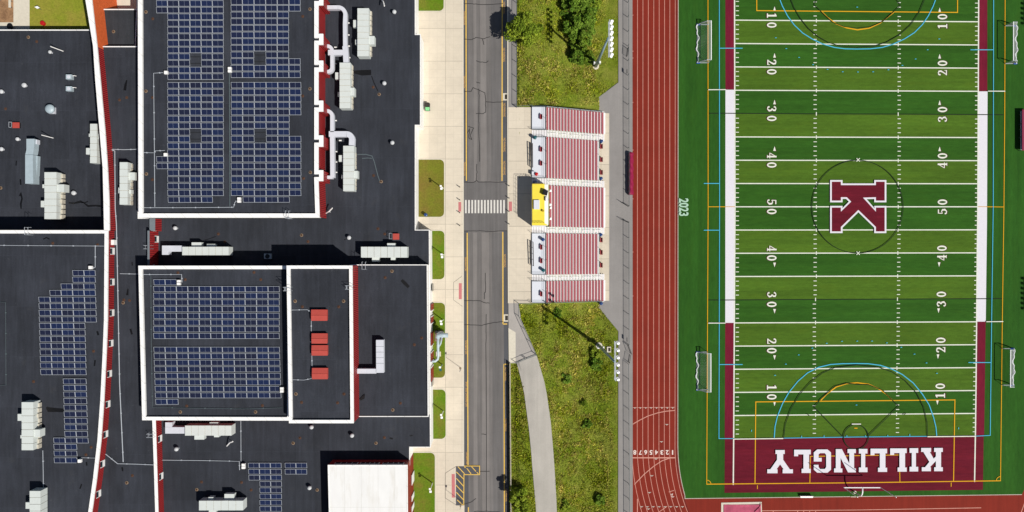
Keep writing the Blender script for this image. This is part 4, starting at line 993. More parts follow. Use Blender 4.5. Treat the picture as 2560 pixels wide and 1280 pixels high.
hvac('cream air handler cut by the bottom edge on the west wing', zFr, (74, 1227, 101, 1345), 7, 2.2, [(64, 1256, 74, 1272)], (101.3, 1224, 105, 1340))
# blue-grey unit with a tapering neck
t_ = thing('rooftop_air_handler', 'blue-grey air handler with tapered neck and open side on the low west roof', 'air handler', P3(74, 400, zGr), 'rooftop air handling units')
zt = zGr + 2.0
MB().prism(PP([(63, 387), (82, 387), (83, 459), (63, 459)], zt), zGr + .3, zt).build('casing', MT['bluegrey'], t_)
MB().prism(PP([(66, 347), (86, 347), (84.5, 372), (82, 387), (63, 387), (66, 374)], zt - .15), zGr + .5, zt - .15).build('duct', MT['bluegrey'], t_)
MB().prism(PP([(86, 349), (92, 349), (92, 360), (86, 360)], zGr + 1.4), zGr + .5, zGr + 1.4).build('intake_hood', MT['galv'], t_)
MB().prism(PP([(83.2, 388), (94, 390), (92, 438), (83.2, 456)], zGr + 1.0), zGr + .2, zGr + 1.0).build('service_side', MT['bluegrey'], t_)

def fan(px, py, z, r, h, label, mat='white', group='roof exhaust fans'):
    x, y = P(px, py, z + h); t_ = thing('exhaust_fan', label, 'roof vent', (x, y, z), group)
    MB().lathe(x, y, [(r * .55, z), (r * .55, z + h * .5), (r * .9, z + h * .55)], 14).build('curb', MT['galv'], t_)
    MB().lathe(x, y, [(r, z + h * .55), (r * 1.02, z + h * .7), (r * .85, z + h * .92), (r * .3, z + h)], 18).build('hood', MT['ventw' if mat == 'white' else mat], t_, smooth=True)
    return t_
big = fan(121, 271, zGr, .85, 1.3, 'largest silver mushroom fan, on the low west roof', 'bluegrey')
MB().prism(PP([(122, 268), (136, 268), (136, 284), (122, 284)], zGr + .5), zGr, zGr + .5).build('base', MT['galv'], big)
for a in ((985, 28, 'white mushroom vent right of the topmost air handler'), (960, 207, 'white mushroom vent right of the dark puddle'), (980, 356, 'white mushroom vent near the lower notch of the east roof edge'), (436, 570, 'white mushroom vent below the tall north roof near the stepped maroon wall'),
          (871.5, 594, 'small white mushroom vent left of the red hatch by the wing'), (439, 1124, 'white mushroom vent below the air handler south of the south roof'), (777.5, 1069, 'white mushroom vent against the southern parapet of the red-hatch roof'), (879, 1090, 'white mushroom vent beside the corner of the east wing'), (772.5, 1221, 'white mushroom vent left of the white roof')):
    fan(a[0], a[1], ZL, .38, 1.0, a[2])
for px, py, r, lb in ((182, 482, .42, 'pale mushroom vent right of the widest air handler'), (123, 129, .33, 'small white vent beside a slanting white pole near the north edge'), (58, 212, .45, 'white double vent at the north-west of the low west roof'), (41.5, 347, .36, 'small white vent below the red hatch box'), (1, 372, .4, 'white vent at the left picture edge, lower'), (1, 228, .4, 'white vent at the left picture edge, upper')):
    fan(px, py, zGr, r, .8, lb)
for px, py, lb in ((172.5, 192, 'grey condenser box with a white pipe, northern of a pair'), (172.5, 221.5, 'grey condenser box with a white pipe, southern of a pair')):
    t_ = thing('condenser_unit', lb, 'condenser', P3(px, py, zGr), 'small condensers')
    pxbox(MB(), (px - 8, py - 6, px + 6, py + 6), zGr + .15, zGr + .9).build('casing', MT['bluegrey'], t_)
    x, y = P(px - 1, py, zGr + .9); MB().lathe(x, y, [(.34, zGr + .902), (.34, zGr + .95), (.1, zGr + .96)], 14).build('fan_grille', MT['galv'], t_)
    MB().tube([P3(px + 6, py - 2, zGr + .5), P3(px + 13, py - 3, zGr + .5), P3(px + 18, py - 2, zGr + .1)], .07, 6).build('pipe', MT['white'], t_)
for (a, b, c, d), lb in (((126, 116, 158, 128), 'slanting white pole with a shadow at the north of the low west roof'), ((104, 337.5, 133, 345), 'slanting white pole with a shadow above the widest air handler')):
    p0, p1 = P3(a, b, zGr + 2.4), P3(c, d, zGr)
    tag(MB().tube([p0, p1], .08, 6).build('antenna_mast', MT['white'], None, p1), lb, 'mast', 'leaning roof masts')
# shaded grille on the roof north of the tall south roof
t_ = thing('roof_ventilator', 'square grey ventilator with a round grille in the shaded strip', 'roof vent', P3(668, 641, ZL))
pxbox(MB(), (660, 634, 677, 647), ZL, ZL + .7).build('casing', MT['bluegrey'], t_)
x, y = P(668.5, 640.5, ZL + .7); MB().lathe(x, y, [(.42, ZL + .702), (.42, ZL + .74), (.1, ZL + .75)], 16).build('fan_grille', MT['dark'], t_)
# red hatches
for r, z, lb in (((778, 774, 818, 802), zC, 'red metal skylight box, northernmost of the four'), ((779, 833.5, 818, 859), zC, 'red metal skylight box, upper of the close pair'), ((779, 863, 819, 889), zC, 'red metal skylight box, lower of the close pair'), ((780, 920, 819, 948), zC, 'red metal skylight box, southernmost of the four')):
    h = .75; t_ = thing('skylight_box', lb, 'skylight', P3((r[0] + r[2]) / 2, (r[1] + r[3]) / 2, z), 'red skylight boxes')
    ym = (r[1] + r[3]) / 2
    pxbox(MB(), (r[0] + 1, r[1] + 1, r[2] - 1, r[3] - 1), z, z + h - .12, 0, z + h).build('curb', MT['hatch'], t_)
    for k in (0, 1):
        a = P(r[0], (r[1], ym + .3)[k], z + h); b = P(r[2], (ym - .3, r[3])[k], z + h); hi, lo = (z + h + .12, z + h)
        y0, y1 = b[1], a[1]; m = MB()
        zz = (lo, hi) if k == 1 else (hi, lo)
        v = [(a[0], y0, zz[0]), (b[0], y0, zz[0]), (b[0], y1, zz[1]), (a[0], y1, zz[1])]; w = [(p[0], p[1], z + h - .12) for p in v]; m.face(v)
        for i in range(4): j = (i + 1) % 4; m.face([w[i], w[j], v[j], v[i]])
        m.build('cover', MT['hatch'], t_)
for r, z, lb in (((982, 584, 998, 599), ZL, 'small square red hatch on the low roof near the east wing'), ((31, 306, 48, 320), zGr, 'small orange-red hatch with a white rail on the low west roof')):
    t_ = thing('roof_hatch', lb, 'roof hatch', P3((r[0] + r[2]) / 2, (r[1] + r[3]) / 2, z), 'small red hatches')
    pxbox(MB(), (r[0] + 1, r[1] + 1, r[2] - 1, r[3] - 1), z, z + .5, 0, z + .6).build('curb', MT['dark'], t_); pxbox(MB(), r, z + .5, z + .62).build('lid', MT['hatch'], t_)
    m = MB()
    a, b = P3(r[0] - 9, r[1] - 1, z + 1), P3(r[0] - 2, r[3] - 2, z + 1)
    m.tube([(a.x, a.y, z), (a.x, a.y, z + 1), (b.x, a.y, z + 1), (b.x, b.y, z + 1), (a.x, b.y, z + 1), (a.x, b.y, z), (a.x, b.y, z + 1), (a.x, a.y, z + .99)], .035, 6); m.build('guard_rail', MT['frame'], t_)
# combiner boxes
for px, py, z, two, lb in ((414, 181, zA, 0, 'white electrical box left of the twelve-row solar array'), (573.5, 174, zA, 1, 'pair of white electrical boxes in the gap between the upper solar arrays'), (413, 386.5, zA, 0, 'white electrical box left of the long eighteen-row solar array'), (597, 500, zA, 1, 'pair of white electrical boxes at the foot of the tall north roof'),
                           (446, 706.5, zB, 1, 'pair of white electrical boxes at the top row of the south roof array'), (704, 975, zB, 1, 'pair of white electrical boxes at the lower right of the south roof array'), (225, 669, zFr, 0, 'white electrical box above the stepped solar array'), (198, 1153, zFr, 0, 'white electrical box at the foot of the narrow solar array'), (608, 1166, ZL, 1, 'grey inverter and white box beside the mixed-row solar array')):
    t_ = thing('combiner_box', lb, 'electrical box', P3(px, py, z), 'solar electrical boxes')
    if two:
        pxbox(MB(), (px - 4, py - 6.5, px + 4, py - .5), z + .3, z + .75).build('cabinet', MT['white'], t_); pxbox(MB(), (px - 4, py + .5, px + 4, py + 6.5), z + .3, z + .75).build('cabinet', MT['white'], t_)
    else: pxbox(MB(), (px - 4, py - 4, px + 4, py + 4), z + .3, z + .75).build('cabinet', MT['white'], t_)
    x, y = P(px, py, z); MB().box(x - .25, x - .18, y - .4, y + .4, z, z + .3).box(x + .18, x + .25, y - .4, y + .4, z, z + .3).build('stand', MT['dark'], t_)
# conduits
def pipe(label, pts, r=.055, mat='frame', feet=True):
    "pts: (px, py, z)"
    w = [P3(a, b, z + .12) for a, b, z in pts]; o = MB().tube(w, r, 6)
    if feet:
        for a, b in zip(w[:-1], w[1:]):
            n = max(1, int((b - a).length / 3.5))
            for k in range(n):
                q = a.lerp(b, (k + .5) / n); o.box(q.x - .1, q.x + .1, q.y - .1, q.y + .1, q.z - .12, q.z + .02)
    tag(o.build('conduit_pipe', MT[mat], None, w[0]), label, 'pipe', 'roof conduits')
pipe('thin white conduit looping down the west side of the tall north roof', [(414, 181, zA), (384, 183, zA), (386, 380, zA), (387, 517, zA)])
pipe('white conduit along the south parapet of the tall north roof', [(348, 519, zA), (460, 519, zA), (575, 518, zA), (584, 518, zA), (587, 506, zA), (594, 500, zA)])
pipe('conduit running down the gap between the solar arrays', [(573, 180, zA), (574, 350, zA), (574.5, 516, zA)], .08, 'rail')
pipe('short conduit from the roof box to the west coping', [(348, 381, zA), (386, 382, zA), (388, 377, zA), (412, 376, zA)])
pipe('long white pipe down the middle of the corridor strip', [(279, 375, ZCO), (287, 377, ZCO), (288, 520, ZCO), (291, 560, ZCO), (294, 700, ZCO), (297, 860, ZCO), (299, 960, ZCO), (308, 1155, ZCO)], .08)
pipe('twin conduit crossing the corridor to the tall north roof', [(280, 373, ZCO), (310, 374, ZCO), (344, 373, ZCO)], .07)
pipe('white pipe bending across the corridor towards the lower maroon wall', [(264, 1135, ZCO), (294, 1159, ZCO), (340, 1160, ZCO), (385, 1162, ZCO)], .08)
pipe('white pipe from the lower maroon wall to the grey inverter', [(406, 1150, ZL), (500, 1151, ZL), (598, 1153, ZL), (599, 1175, ZL)], .07)
pipe('thin white line from the south parapet down to the grey inverter', [(602, 1052, ZL), (602.5, 1155, ZL)], .05)
pipe('thin white conduit across the top of the west wing', [(-20, 613, zFr), (100, 614, zFr), (266, 615, zFr)], .05)
pipe('white conduit down to the box above the stepped solar array', [(238, 616, zFr), (238, 668, zFr), (228, 671, zFr)], .06)
pipe('white conduit round the top corner of the south roof', [(300, 684, ZCO), (346, 685, ZCO), (347, 686, zB), (454, 686, zB), (455, 706, zB)], .06)
pipe('thin grey conduit round the arrays of the white-edged south roof', [(377, 688, zB), (378, 850, zB), (381, 1018, zB), (480, 1020, zB), (610, 1022, zB), (706, 1019, zB)], .045, 'rail')
pipe('thin white conduit beside the west wing air handlers', [(107, 1126, zFr), (108, 1180, zFr), (109, 1300, zFr)], .05)
pipe('cable run between the northern and paired skylight boxes', [(778, 802, zC), (778, 828, zC)], .05); pipe('cable run from the parapet to the northern skylight box', [(728, 775, zC), (768, 774, zC), (777, 780, zC)], .05)
pipe('cable run down to the southern skylight box', [(779.5, 888, zC), (780, 916, zC)], .05); pipe('curved cable run from the parapet to the southern skylight box', [(730, 949, zC), (760, 950, zC), (779, 946, zC)], .05)
pipe('short conduit from the narrow solar array to the curved wall', [(198, 1150, zFr), (203, 1144, zFr), (238, 1145, zFr)], .05)
pipe('thin conduit along the west side of the stepped solar array', [(-20, 752, zFr), (14, 756, zFr), (15, 962, zFr), (-20, 966, zFr)], .04, 'rail')

# white ducts along the maroon bumps
def duct(m, pts, z0, z1, w):
    m.strip(pts, w, z1, 0)
    pts = [Vector(p) for p in pts]
    n = len(pts); L, R_ = [], []
    for i, p in enumerate(pts):
        a = pts[max(0, i - 1)]; b = pts[min(n - 1, i + 1)]; d = (b - a).normalized(); q = Vector((-d.y, d.x)) * w / 2; L.append(p + q); R_.append(p - q)
    for side_ in (L, R_):
        for i in range(n - 1): m.face([(*side_[i], z0), (*side_[i + 1], z0), (*side_[i + 1], z1 - .001), (*side_[i], z1 - .001)])
    m.face([(*L[0], z0), (*R_[0], z0), (*R_[0], z1), (*L[0], z1)]); m.face([(*L[-1], z0), (*R_[-1], z0), (*R_[-1], z1), (*L[-1], z1)])
def ductpath(pts, z): return PP(pts, z)
ZU = ZL + 1.9
def arcp(cx, cy, r, a0, a1, n=8): return [(cx + r * math.cos(math.radians(a0 + (a1 - a0) * k / n)), cy + r * math.sin(math.radians(a0 + (a1 - a0) * k / n))) for k in range(n + 1)]
def ductthing(label, segs, struts):
    c = P3(segs[0][0][0][0], segs[0][0][0][1], ZL); t_ = thing('supply_duct', label, 'duct', c, 'white roof ducts')
    for k, (pts, w) in enumerate(segs):
        m = MB(); duct(m, PP(pts, ZU - .004 * k), ZU - .95, ZU - .004 * k, M_(w, ZU)); m.build('duct_section', MT['galv'], t_)
    for px, py in struts:
        x, y = P(px, py, ZU - 1.0); MB().box(x - .05, x + .05, y - .25, y + .25, ZL, ZU - 1.0).build('strut', MT['dark'], t_)
        x, y = P(px + 5.5, py, ZU - 1.2); MB().box(x - .2, x + .25, y - .1, y + .1, ZL, ZL + .2).build('foot_block', MT['white'], t_)
ductthing('white duct curving from the topmost bump down to the middle air handler', [([(807, 18)] + [(845, 18)] + arcp(845, 36, 18, -90, 0) + [(862, 60), (862.5, 115)], 9.5), ([(862.5, 115), (864, 138), (865, 157)], 13), ([(858, 131), (820, 131)], 13)], [(863, 55), (863, 85), (864, 113), (865, 142)])
ductthing('white looped duct joining the second and third bumps', [([(807, 115), (818, 115)] + arcp(818, 127, 12, -90, 0) + [(830, 165)] + arcp(819, 168, 11, 0, 90) + [(807, 179)], 8.5)], [(831, 116), (831, 157)])
ductthing('white duct from the fourth bump along the wall to the lowest bump', [([(807, 277), (817, 277)] + arcp(817, 290, 13, -90, 0) + [(830, 330)], 9), ([(830, 330), (831, 444)], 10.5), ([(831, 443), (815, 443)], 8)], [(831, 300), (832, 378), (832, 404), (832, 430)])
ductthing('white duct elbow feeding the lower east air handler', [([(822, 335), (866, 335)] + arcp(866, 349, 14, -90, -10) + [(879, 364)], 14)], [(843, 350)])
# grey L-shaped duct on the east wing roof
zt = zD + 1.5
t_ = thing('exhaust_duct', 'grey L-shaped duct lying on the east wing roof', 'duct', P3(945, 900, zD))
m = MB(); duct(m, PP([(949.5, 850), (950, 932)], zt), zD + .4, zt, M_(19, zt)); m.build('duct_section', MT['galv'], t_)
m = MB(); duct(m, PP([(940, 928), (893, 928)], zt - .1), zD + .4, zt - .1, M_(12, zt)); m.build('duct_section', MT['galv'], t_)
m = MB()
for py in (866, 880, 894, 908): a, b = P(940.3, py, zt), P(959.3, py + .6, zt); m.box(a[0], b[0], b[1], a[1], zt, zt + .02)
m.build('duct_flange', MT['rail'], t_)
# davit arms on the roof
for pts, lb in (([(953, -3), (958, 4), (961, 15)], 'white bent antenna frame at the top of the low east roof'), ([(813, 534), (822, 529), (831, 520)], 'white bent antenna frame by the corner of the tall north roof'), ([(567, 1115), (574, 1107), (582, 1104)], 'white bent antenna frame south of the air handlers')):
    w = [P3(a, b, ZL + z) for (a, b), z in zip(pts, (.1, 1.2, 1.8))]; tag(MB().tube(w, .11, 6).tube([w[1], (w[1].x, w[1].y, ZL)], .06, 6).build('antenna_mast', MT['white'], None, (w[1].x, w[1].y, ZL)), lb, 'mast', 'bent roof masts')
# ------------------------------------------------------------------ grandstand
ZP = 0.35
gs = thing('grandstand', 'maroon and white bleachers in five sections stepping down from the concourse to the track', 'bleachers', P3(1440, 512, 0))
NR = 19
def rz(i): return 0.30 - i * 0.268            # tread level of row i
def rxp(i): return 1366.0 + 7.66 * i
def wy(py): return (640 - py) * (HC - 0.6) / FPX
secs = [(268.5, 324, 0, 19), (342.5, 444.8, 0, 17), (463, 566.5, 1, 19), (583.2, 686.5, 0, 17), (702.8, 756, 0, 19)]
for a, b, i0, i1 in secs:
    y0, y1 = wy(b), wy(a)
    for i in range(i0, i1):
        z = rz(i); x0 = P(rxp(i), 0, z + .4)[0]; x1 = P(rxp(i) + 4.9, 0, z + .4)[0]; xa = P(rxp(i) + 4.6, 0, z)[0]; xb = P(rxp(i + 1) + 1.8, 0, z)[0]
        MB().box(x0, x1, y0, y1, z + .36, z + .40).build('seat_plank', MT['seat'], gs)
        MB().box(xa, xb, y0, y1, z - .04, z).build('footboard', MT['alu'], gs)
for a, b in ((324, 342.5), (444.8, 463), (566.5, 583.2), (686.5, 702.8)):
    y0, y1 = wy(b), wy(a); m = MB()
    for i in range(NR):
        z = rz(i)
        for k in (0, .5):
            zz = z - k * .268 + .04; xa, xb = P(rxp(i + k) + .3, 0, zz)[0], P(rxp(i + k + .5) - .75, 0, zz)[0]
            m.box(xa, xb, y0 + .03, y1 - .03, zz - .05, zz)
    m.build('stair', MT['alu'], gs)
    m = MB()
    for s in range(9):
        xa, xb = P(1330 + 4 * s + .3, 0, ZP)[0], P(1334 + 4 * s - .8, 0, ZP)[0]; m.box(xa, xb, y0 + .03, y1 - .03, .05 + .03 * s, .08 + .03 * s)
    m.build('entry_ramp', MT['alu'], gs)
    ym = (y0 + y1) / 2
    for j in range(5):
        ia, ib = 1 + 3.7 * j, 3.5 + 3.7 * j
        pa_, pb = P3(rxp(ia), 0, rz(ia) + .9), P3(rxp(ib), 0, rz(ib) + .9)
        MB().tube([(pa_.x, ym, rz(ia)), (pa_.x, ym, pa_.z), (pb.x, ym, pb.z), (pb.x, ym, rz(ib))], .03, 6).build('handrail', MT['alu'], gs)
for a, b in ((266, 324), (342.5, 444.8), (462, 566.5), (583.2, 686.5), (702.8, 757)):
    pxbox(MB(), (1330, a, 1364.5, b), .02, ZP).build('platform', MT['plat'], gs)
# railings: fence along platforms, ends and front
def railing(pts, h=1.05, post=2.4, infill=True, mat='rail', name='railing', par=None):
    m = MB(); pts = [Vector(p) for p in pts]
    for a, b in zip(pts[:-1], pts[1:]):
        n = max(1, int(round((b - a).length / post)))
        for zz in (h, h * .55, .12): m.tube([a + Vector((0, 0, zz)), b + Vector((0, 0, zz))], .026, 5)
        for k in range(n + 1): q = a.lerp(b, k / n); m.tube([q, q + Vector((0, 0, h))], .03, 5)
    return m.build(name, MT[mat], par or gs)
for a, b in ((267, 324), (342.5, 444.8), (583.2, 686.5), (702.8, 756.5)):
    xw = P(1364.3, 0, ZP)[0]
    railing([(xw, wy(a), ZP), (xw, wy(b), ZP)])
    for yy in ((b,) if a < 300 else (a, b) if a < 700 else (a,)): railing([(P(1331, 0, ZP)[0], wy(yy), ZP), (xw, wy(yy), ZP)])
railing([P3(1331, 267.5, ZP), P3(1364, 267.5, ZP)]); railing([P3(1331, 757, ZP), P3(1364, 757, ZP)])
for py in (267.5, 757): railing([(P(rxp(0), 0, .3)[0], wy(py), rz(0)), (P(rxp(18), 0, rz(18))[0], wy(py), rz(18))], 1.1, 2.2)
for a, b in ((344, 444), (584, 686)):
    xw = P(rxp(17) - .5, 0, rz(17))[0]; railing([(xw, wy(a), rz(17)), (xw, wy(b), rz(17))])
m = MB()
for a, b, i0, i1 in secs:
    for yy in np.linspace(wy(b) + .3, wy(a) - .3, 4):
        for i in range(i0, i1, 3):
            x = P(rxp(i) + 2, 0, rz(i))[0]; m.box(x - .05, x + .05, yy - .05, yy + .05, max(ZF, terr(x) - .2), rz(i) + .36)
m.build('understructure', MT['rail'], gs)
for py in (266.7, 757.6):
    xa, xb = P(rxp(0), 0, .5)[0], P(rxp(18.8), 0, rz(18.8))[0]; y = wy(py)
    m = MB(); v = [(xa, y - .03, rz(0) - .5), (xb, y - .03, rz(18.8) - .3), (xb, y - .03, rz(18.8) + .5), (xa, y - .03, rz(0) + .5)]; w = [(a, y + .03, c) for a, b, c in v]
    m.face(v).face(w[::-1])
    for i in range(4): j = (i + 1) % 4; m.face([v[i], w[i], w[j], v[j]])
    m.build('end_panel', MT['alu'], gs)

# press box
pb = thing('press_box', 'yellow-roofed press box standing on the middle of the grandstand platform', 'press box', P3(1350, 512, ZP))
zt = 4.0
MB().prism(PP([(1330.5, 460.5), (1371, 460.5), (1371, 563), (1330.5, 563)], zt), ZP, zt - .12).build('wall', MT['whitewall'], pb)
MB().prism(PP([(1330, 460), (1361.5, 460), (1361.5, 558), (1330, 558)], zt), zt - .12, zt).build('roof', MT['presy'], pb)
MB().prism(PP([(1361.5, 460), (1371.5, 460), (1371, 563.5), (1361.5, 558)], zt - .35), zt - .5, zt - .35).build('roof_edge', MT['presd'], pb)
MB().prism(PP([(1330, 558), (1361.5, 558), (1371, 563.5), (1330, 563.5)], zt - .12), zt - .3, zt - .1).build('roof_edge', MT['presy'], pb)
pxbox(MB(), (1334.5, 500, 1349, 523), zt, zt + .35).build('roof_hatch', MT['plat'], pb)
rl_ = MB()
zq = zt
for a, b in (((1330.5, 460.5), (1361, 460.5)), ((1330.5, 460.5), (1330.5, 557.5)), ((1330.5, 557.5), (1361, 557.5))):
    pa_, pb_ = P3(*a, zq), P3(*b, zq); n = 4 if a[0] != b[0] else 9
    for hz in (1.0, .5): rl_.tube([pa_ + Vector((0, 0, hz)), pb_ + Vector((0, 0, hz))], .025, 5)
    for k in range(n + 1): q_ = pa_.lerp(pb_, k / n); rl_.tube([q_, q_ + Vector((0, 0, 1.0))], .025, 5)
rl_.build('roof_railing', MT['presd'], pb)
xw = P(1371, 0, zt)[0]
for k in range(6):
    ya = wy(560) + (wy(464) - wy(560)) * k / 6 + .15; MB().box(xw + .002, xw + .05, ya, ya + 1.0, 1.8, 3.0).build('window', MT['glass'], pb)
m = MB()
for k in range(6): xa, xb = P(1332 + k * 1.6, 0, 1)[0], P(1333.3 + k * 1.6, 0, 1)[0]; MB().box(xa, xb, wy(459), wy(452.5), .4 + .5 * k, .45 + .5 * k).build('stair_tread', MT['barrel'], pb)
def lone(label, cat, name, mb, mats_, loc, group=None): return tag(mb.build(name, mats_, None, loc), label, cat, group)
c = P3(1363, 482, zt); m = MB(); a = Vector((math.cos(.25), -math.sin(.25), 0)); b = Vector((-a.y, a.x, 0))
q_ = [c + a * sx_ * .42 + b * sy_ * .46 for sx_, sy_ in ((-1, -1), (1, -1), (1, 1), (-1, 1))]
m.prism([(p.x, p.y) for p in q_], zt + .002, zt + .85); m.prism([(c.x + (p.x - c.x) * .8, c.y + (p.y - c.y) * .8) for p in q_], zt + .85, zt + .9)
lone('tilted black equipment box on the edge of the yellow roof', 'equipment box', 'equipment_box', m, MT['black'], c)
t_ = thing('loudspeaker', 'white loudspeaker on the edge of the yellow roof', 'loudspeaker', P3(1366, 497, zt - .3))
pxbox(MB(), (1364, 493, 1369.5, 502), zt - .3, zt + .5).build('cabinet', MT['white'], t_); pxbox(MB(), (1369.5, 493.6, 1370.1, 501.4), zt - .2, zt + .4).build('grille', MT['bluefab'], t_)
t_ = thing('roof_bucket', 'small orange bucket on the yellow roof of the press box', 'bucket', P3(1357.5, 527.5, zt))
x, y = P(1357.5, 527.5, zt); MB().lathe(x, y, [(.16, zt), (.2, zt + .36)], 12).build('body', MT['orange'], t_); MB().lathe(x, y, [(.21, zt + .36), (.21, zt + .4), (.05, zt + .42)], 12).build('lid', MT['presd'], t_)
for k, (px, py) in enumerate(((1376, 477), (1375.6, 512), (1377, 519.5), (1376.5, 547))):
    x, y = P(px, py, .95); z = 0.31
    lone(('white folded sheet on the top seat, nearest the black box', 'white folded sheet on the top seat, upper of the middle pair', 'white folded sheet on the top seat, lower of the middle pair', 'white folded sheet on the top seat, southernmost')[k], 'sheet', 'folded_sheet',
         MB().prism([(x - .2, y - .22), (x + .2, y - .16), (x + .24, y + .2), (x - .12, y + .24)], z + .405, z + .5).prism([(x - .12, y - .12), (x + .12, y - .1), (x + .1, y + .12), (x - .08, y + .12)], z + .5, z + .56), MT['white'], (x, y, z + .4), 'white sheets on the top seats')

# benches, barrels and rails around the grandstand
def bench(px, py, z, lb, grp):
    x, y = P(px, py, z + .45); t_ = thing('bench', lb, 'bench', (x, y, z), grp)
    MB().box(x - .2, x + .2, y - .46, y + .46, z + .42, z + .47).build('seat', MT['redb'], t_)
    MB().box(x + .21, x + .25, y - .46, y + .46, z + .5, z + .85).build('backrest', MT['redb'], t_)
    for s in (-.38, .38): MB().box(x - .16, x + .2, y + s - .03, y + s + .03, z, z + .42).build('leg', MT['rail'], t_)
for px, py, w in ((1352.5, 291.5, 'in the northernmost deck bay'), (1352.5, 373, 'upper in the bay north of the press box'), (1352.5, 408, 'lower in the bay north of the press box'), (1353, 618, 'upper in the bay south of the press box'), (1353, 652, 'lower in the bay south of the press box'), (1353, 735, 'in the southernmost deck bay')):
    bench(px, py, ZP, 'red bench on the white deck, ' + w, 'red benches on the deck')
for px, py, w in ((1503.5, 366, 'first from the north'), (1503.5, 399, 'second from the north'), (1503.5, 431, 'third from the north'), (1503, 600, 'fourth from the north'), (1503, 631, 'fifth from the north'), (1503, 663, 'southernmost')):
    bench(px, py, ZF + .06, 'red bench at the foot of the grandstand, ' + w, 'red benches at the foot')
def barrel(px, py, z, lb, mt='barrel', r=.3, h=.95):
    x, y = P(px, py, z + h); t_ = thing('waste_barrel', lb, 'waste barrel', (x, y, z), 'waste barrels')
    MB().lathe(x, y, [(r * .95, z), (r, z + h * .33), (r * 1.05, z + h * .35), (r, z + h * .37), (r, z + h * .68), (r * 1.05, z + h * .7), (r, z + h * .72), (r, z + h)], 16).build('body', MT[mt], t_)
    MB().lathe(x, y, [(r * 1.06, z + h), (r * 1.06, z + h + .05), (r * .5, z + h + .12)], 16).build('lid', MT[mt], t_)
for px, py, z, lb, mt in ((1338, 343, ZP, 'teal waste barrel at the top of the north aisle', 'teal'), (1504, 353, ZF + .06, 'blue waste barrel at the foot of the north aisle', 'barrel'), (1503, 446, ZF + .06, 'blue waste barrel at the foot of the aisle north of the press box', 'barrel'), (1502.5, 587, ZF + .06, 'blue waste barrel at the foot of the aisle south of the press box', 'barrel'),
                          (1503.5, 759, ZF + .03, 'blue waste barrel on the grey path at the south-east corner of the grandstand', 'barrel'), (1358, 599, ZP, 'blue waste barrel on the white deck just south of the press box', 'barrel'), (1359, 676, ZP, 'teal waste barrel on the white deck at the south aisle', 'teal'), (1341.5, 435, ZP, 'red waste barrel at the north end of the press box', 'redp'), (1064, 540 - 3, .05, 'dark blue waste barrel on the dry lawn by the school wall', 'barrel')):
    barrel(px, py, z, lb, mt)
# person-sized dark bin by the red barrel
t_ = thing('waste_cart', 'dark grey wheeled bin beside the red barrel', 'wheeled bin', P3(1333.5, 433, 0.01)); x, y = P(1333.5, 433, 1.0)
MB().prism([(x - .25, y - .28), (x + .25, y - .28), (x + .28, y + .3), (x - .28, y + .3)], .06, .95).build('body', MT['dark'], t_); MB().prism([(x - .3, y - .32), (x + .3, y - .32), (x + .3, y + .34), (x - .3, y + .34)], .95, 1.02).build('lid', MT['plat'], t_)
for s in (-.2, .2): MB().tube([(x + s - .03, y + .3, .1), (x + s + .03, y + .3, .1)], .1, 10).build('wheel', MT['black'], t_)
for (a, b, c, d), w in (((1325.5, 356, 1327.5, 417), 'outer one beside the northern deck'), ((1331, 358, 1331.6, 418), 'inner one beside the northern deck'), ((1326.5, 603, 1328.8, 664), 'outer one beside the southern deck'), ((1332.5, 605, 1333.6, 665), 'inner one beside the southern deck')):
    p, q_ = P3(a, b, .85), P3(c, d, .85); t_ = thing('queue_rail', 'long dark metal rail, ' + w, 'rail', (p.x, p.y, 0), 'long dark rails')
    MB().obox(p, q_, .16, .8, .88).build('top_rail', MT['bolla'], t_)
    for k in range(5): w_ = p.lerp(q_, k / 4); MB().box(w_.x - .03, w_.x + .03, w_.y - .03, w_.y + .03, .01, .8).build('post', MT['bolla'], t_)

# ------------------------------------------------------------------ fences
def fence(label, pts, h=1.35, spacing=2.95, zf=None, mat='rail', group='chain-link fences', sign=None, posth=None):
    p3 = [Vector(p) for p in pts]; t_ = thing('chain_link_fence', label, 'fence', p3[0], group)
    rail_, mesh_ = MB(), MB(); post0 = None
    for a, b in zip(p3[:-1], p3[1:]):
        n = max(1, int(round((b - a).length / spacing))); prev = None
        for k in range(n + 1):
            q_ = a.lerp(b, k / n)
            if zf: q_.z = zf(q_.x, q_.y)
            if prev is not None:
                u, v = prev + Vector((0, 0, h)), q_ + Vector((0, 0, h)); rail_.tube([u, v], .045, 6)
                mesh_.face([prev + Vector((0, 0, .05)), q_ + Vector((0, 0, .05)), v, u])
            if k < n or b is p3[-1]:
                if post0 is None: post0 = MB().lathe(q_.x, q_.y, [(.05, q_.z), (.05, q_.z + h), (.07, q_.z + h + .02), (.03, q_.z + h + .08)], 8).build('post', MT[mat], t_, q_)
                else:
                    o = post0.copy(); S.collection.objects.link(o); o.location = q_ - WORLD[t_.name]; WORLD[o.name] = q_.copy()
            prev = q_
    rail_.build('top_rail', MT[mat], t_); mesh_.build('wire_mesh', MT['fence'], t_)
    return t_
zt_ = ZF + .03
def FQ(px, py): return P3(px, py, zt_)
fence('long chain-link fence beside the red track, from the top edge to the middle gateway', [FQ(1569, -30), FQ(1570, 516)], 1.4)
fence('chain-link fence beside the red track between the middle gateway and the lower gate', [FQ(1569.5, 556), FQ(1570, 860)], 1.4)
fence('chain-link fence beside the red track below the lower gate to the bottom edge', [FQ(1569, 908), FQ(1571, 1320)], 1.4)
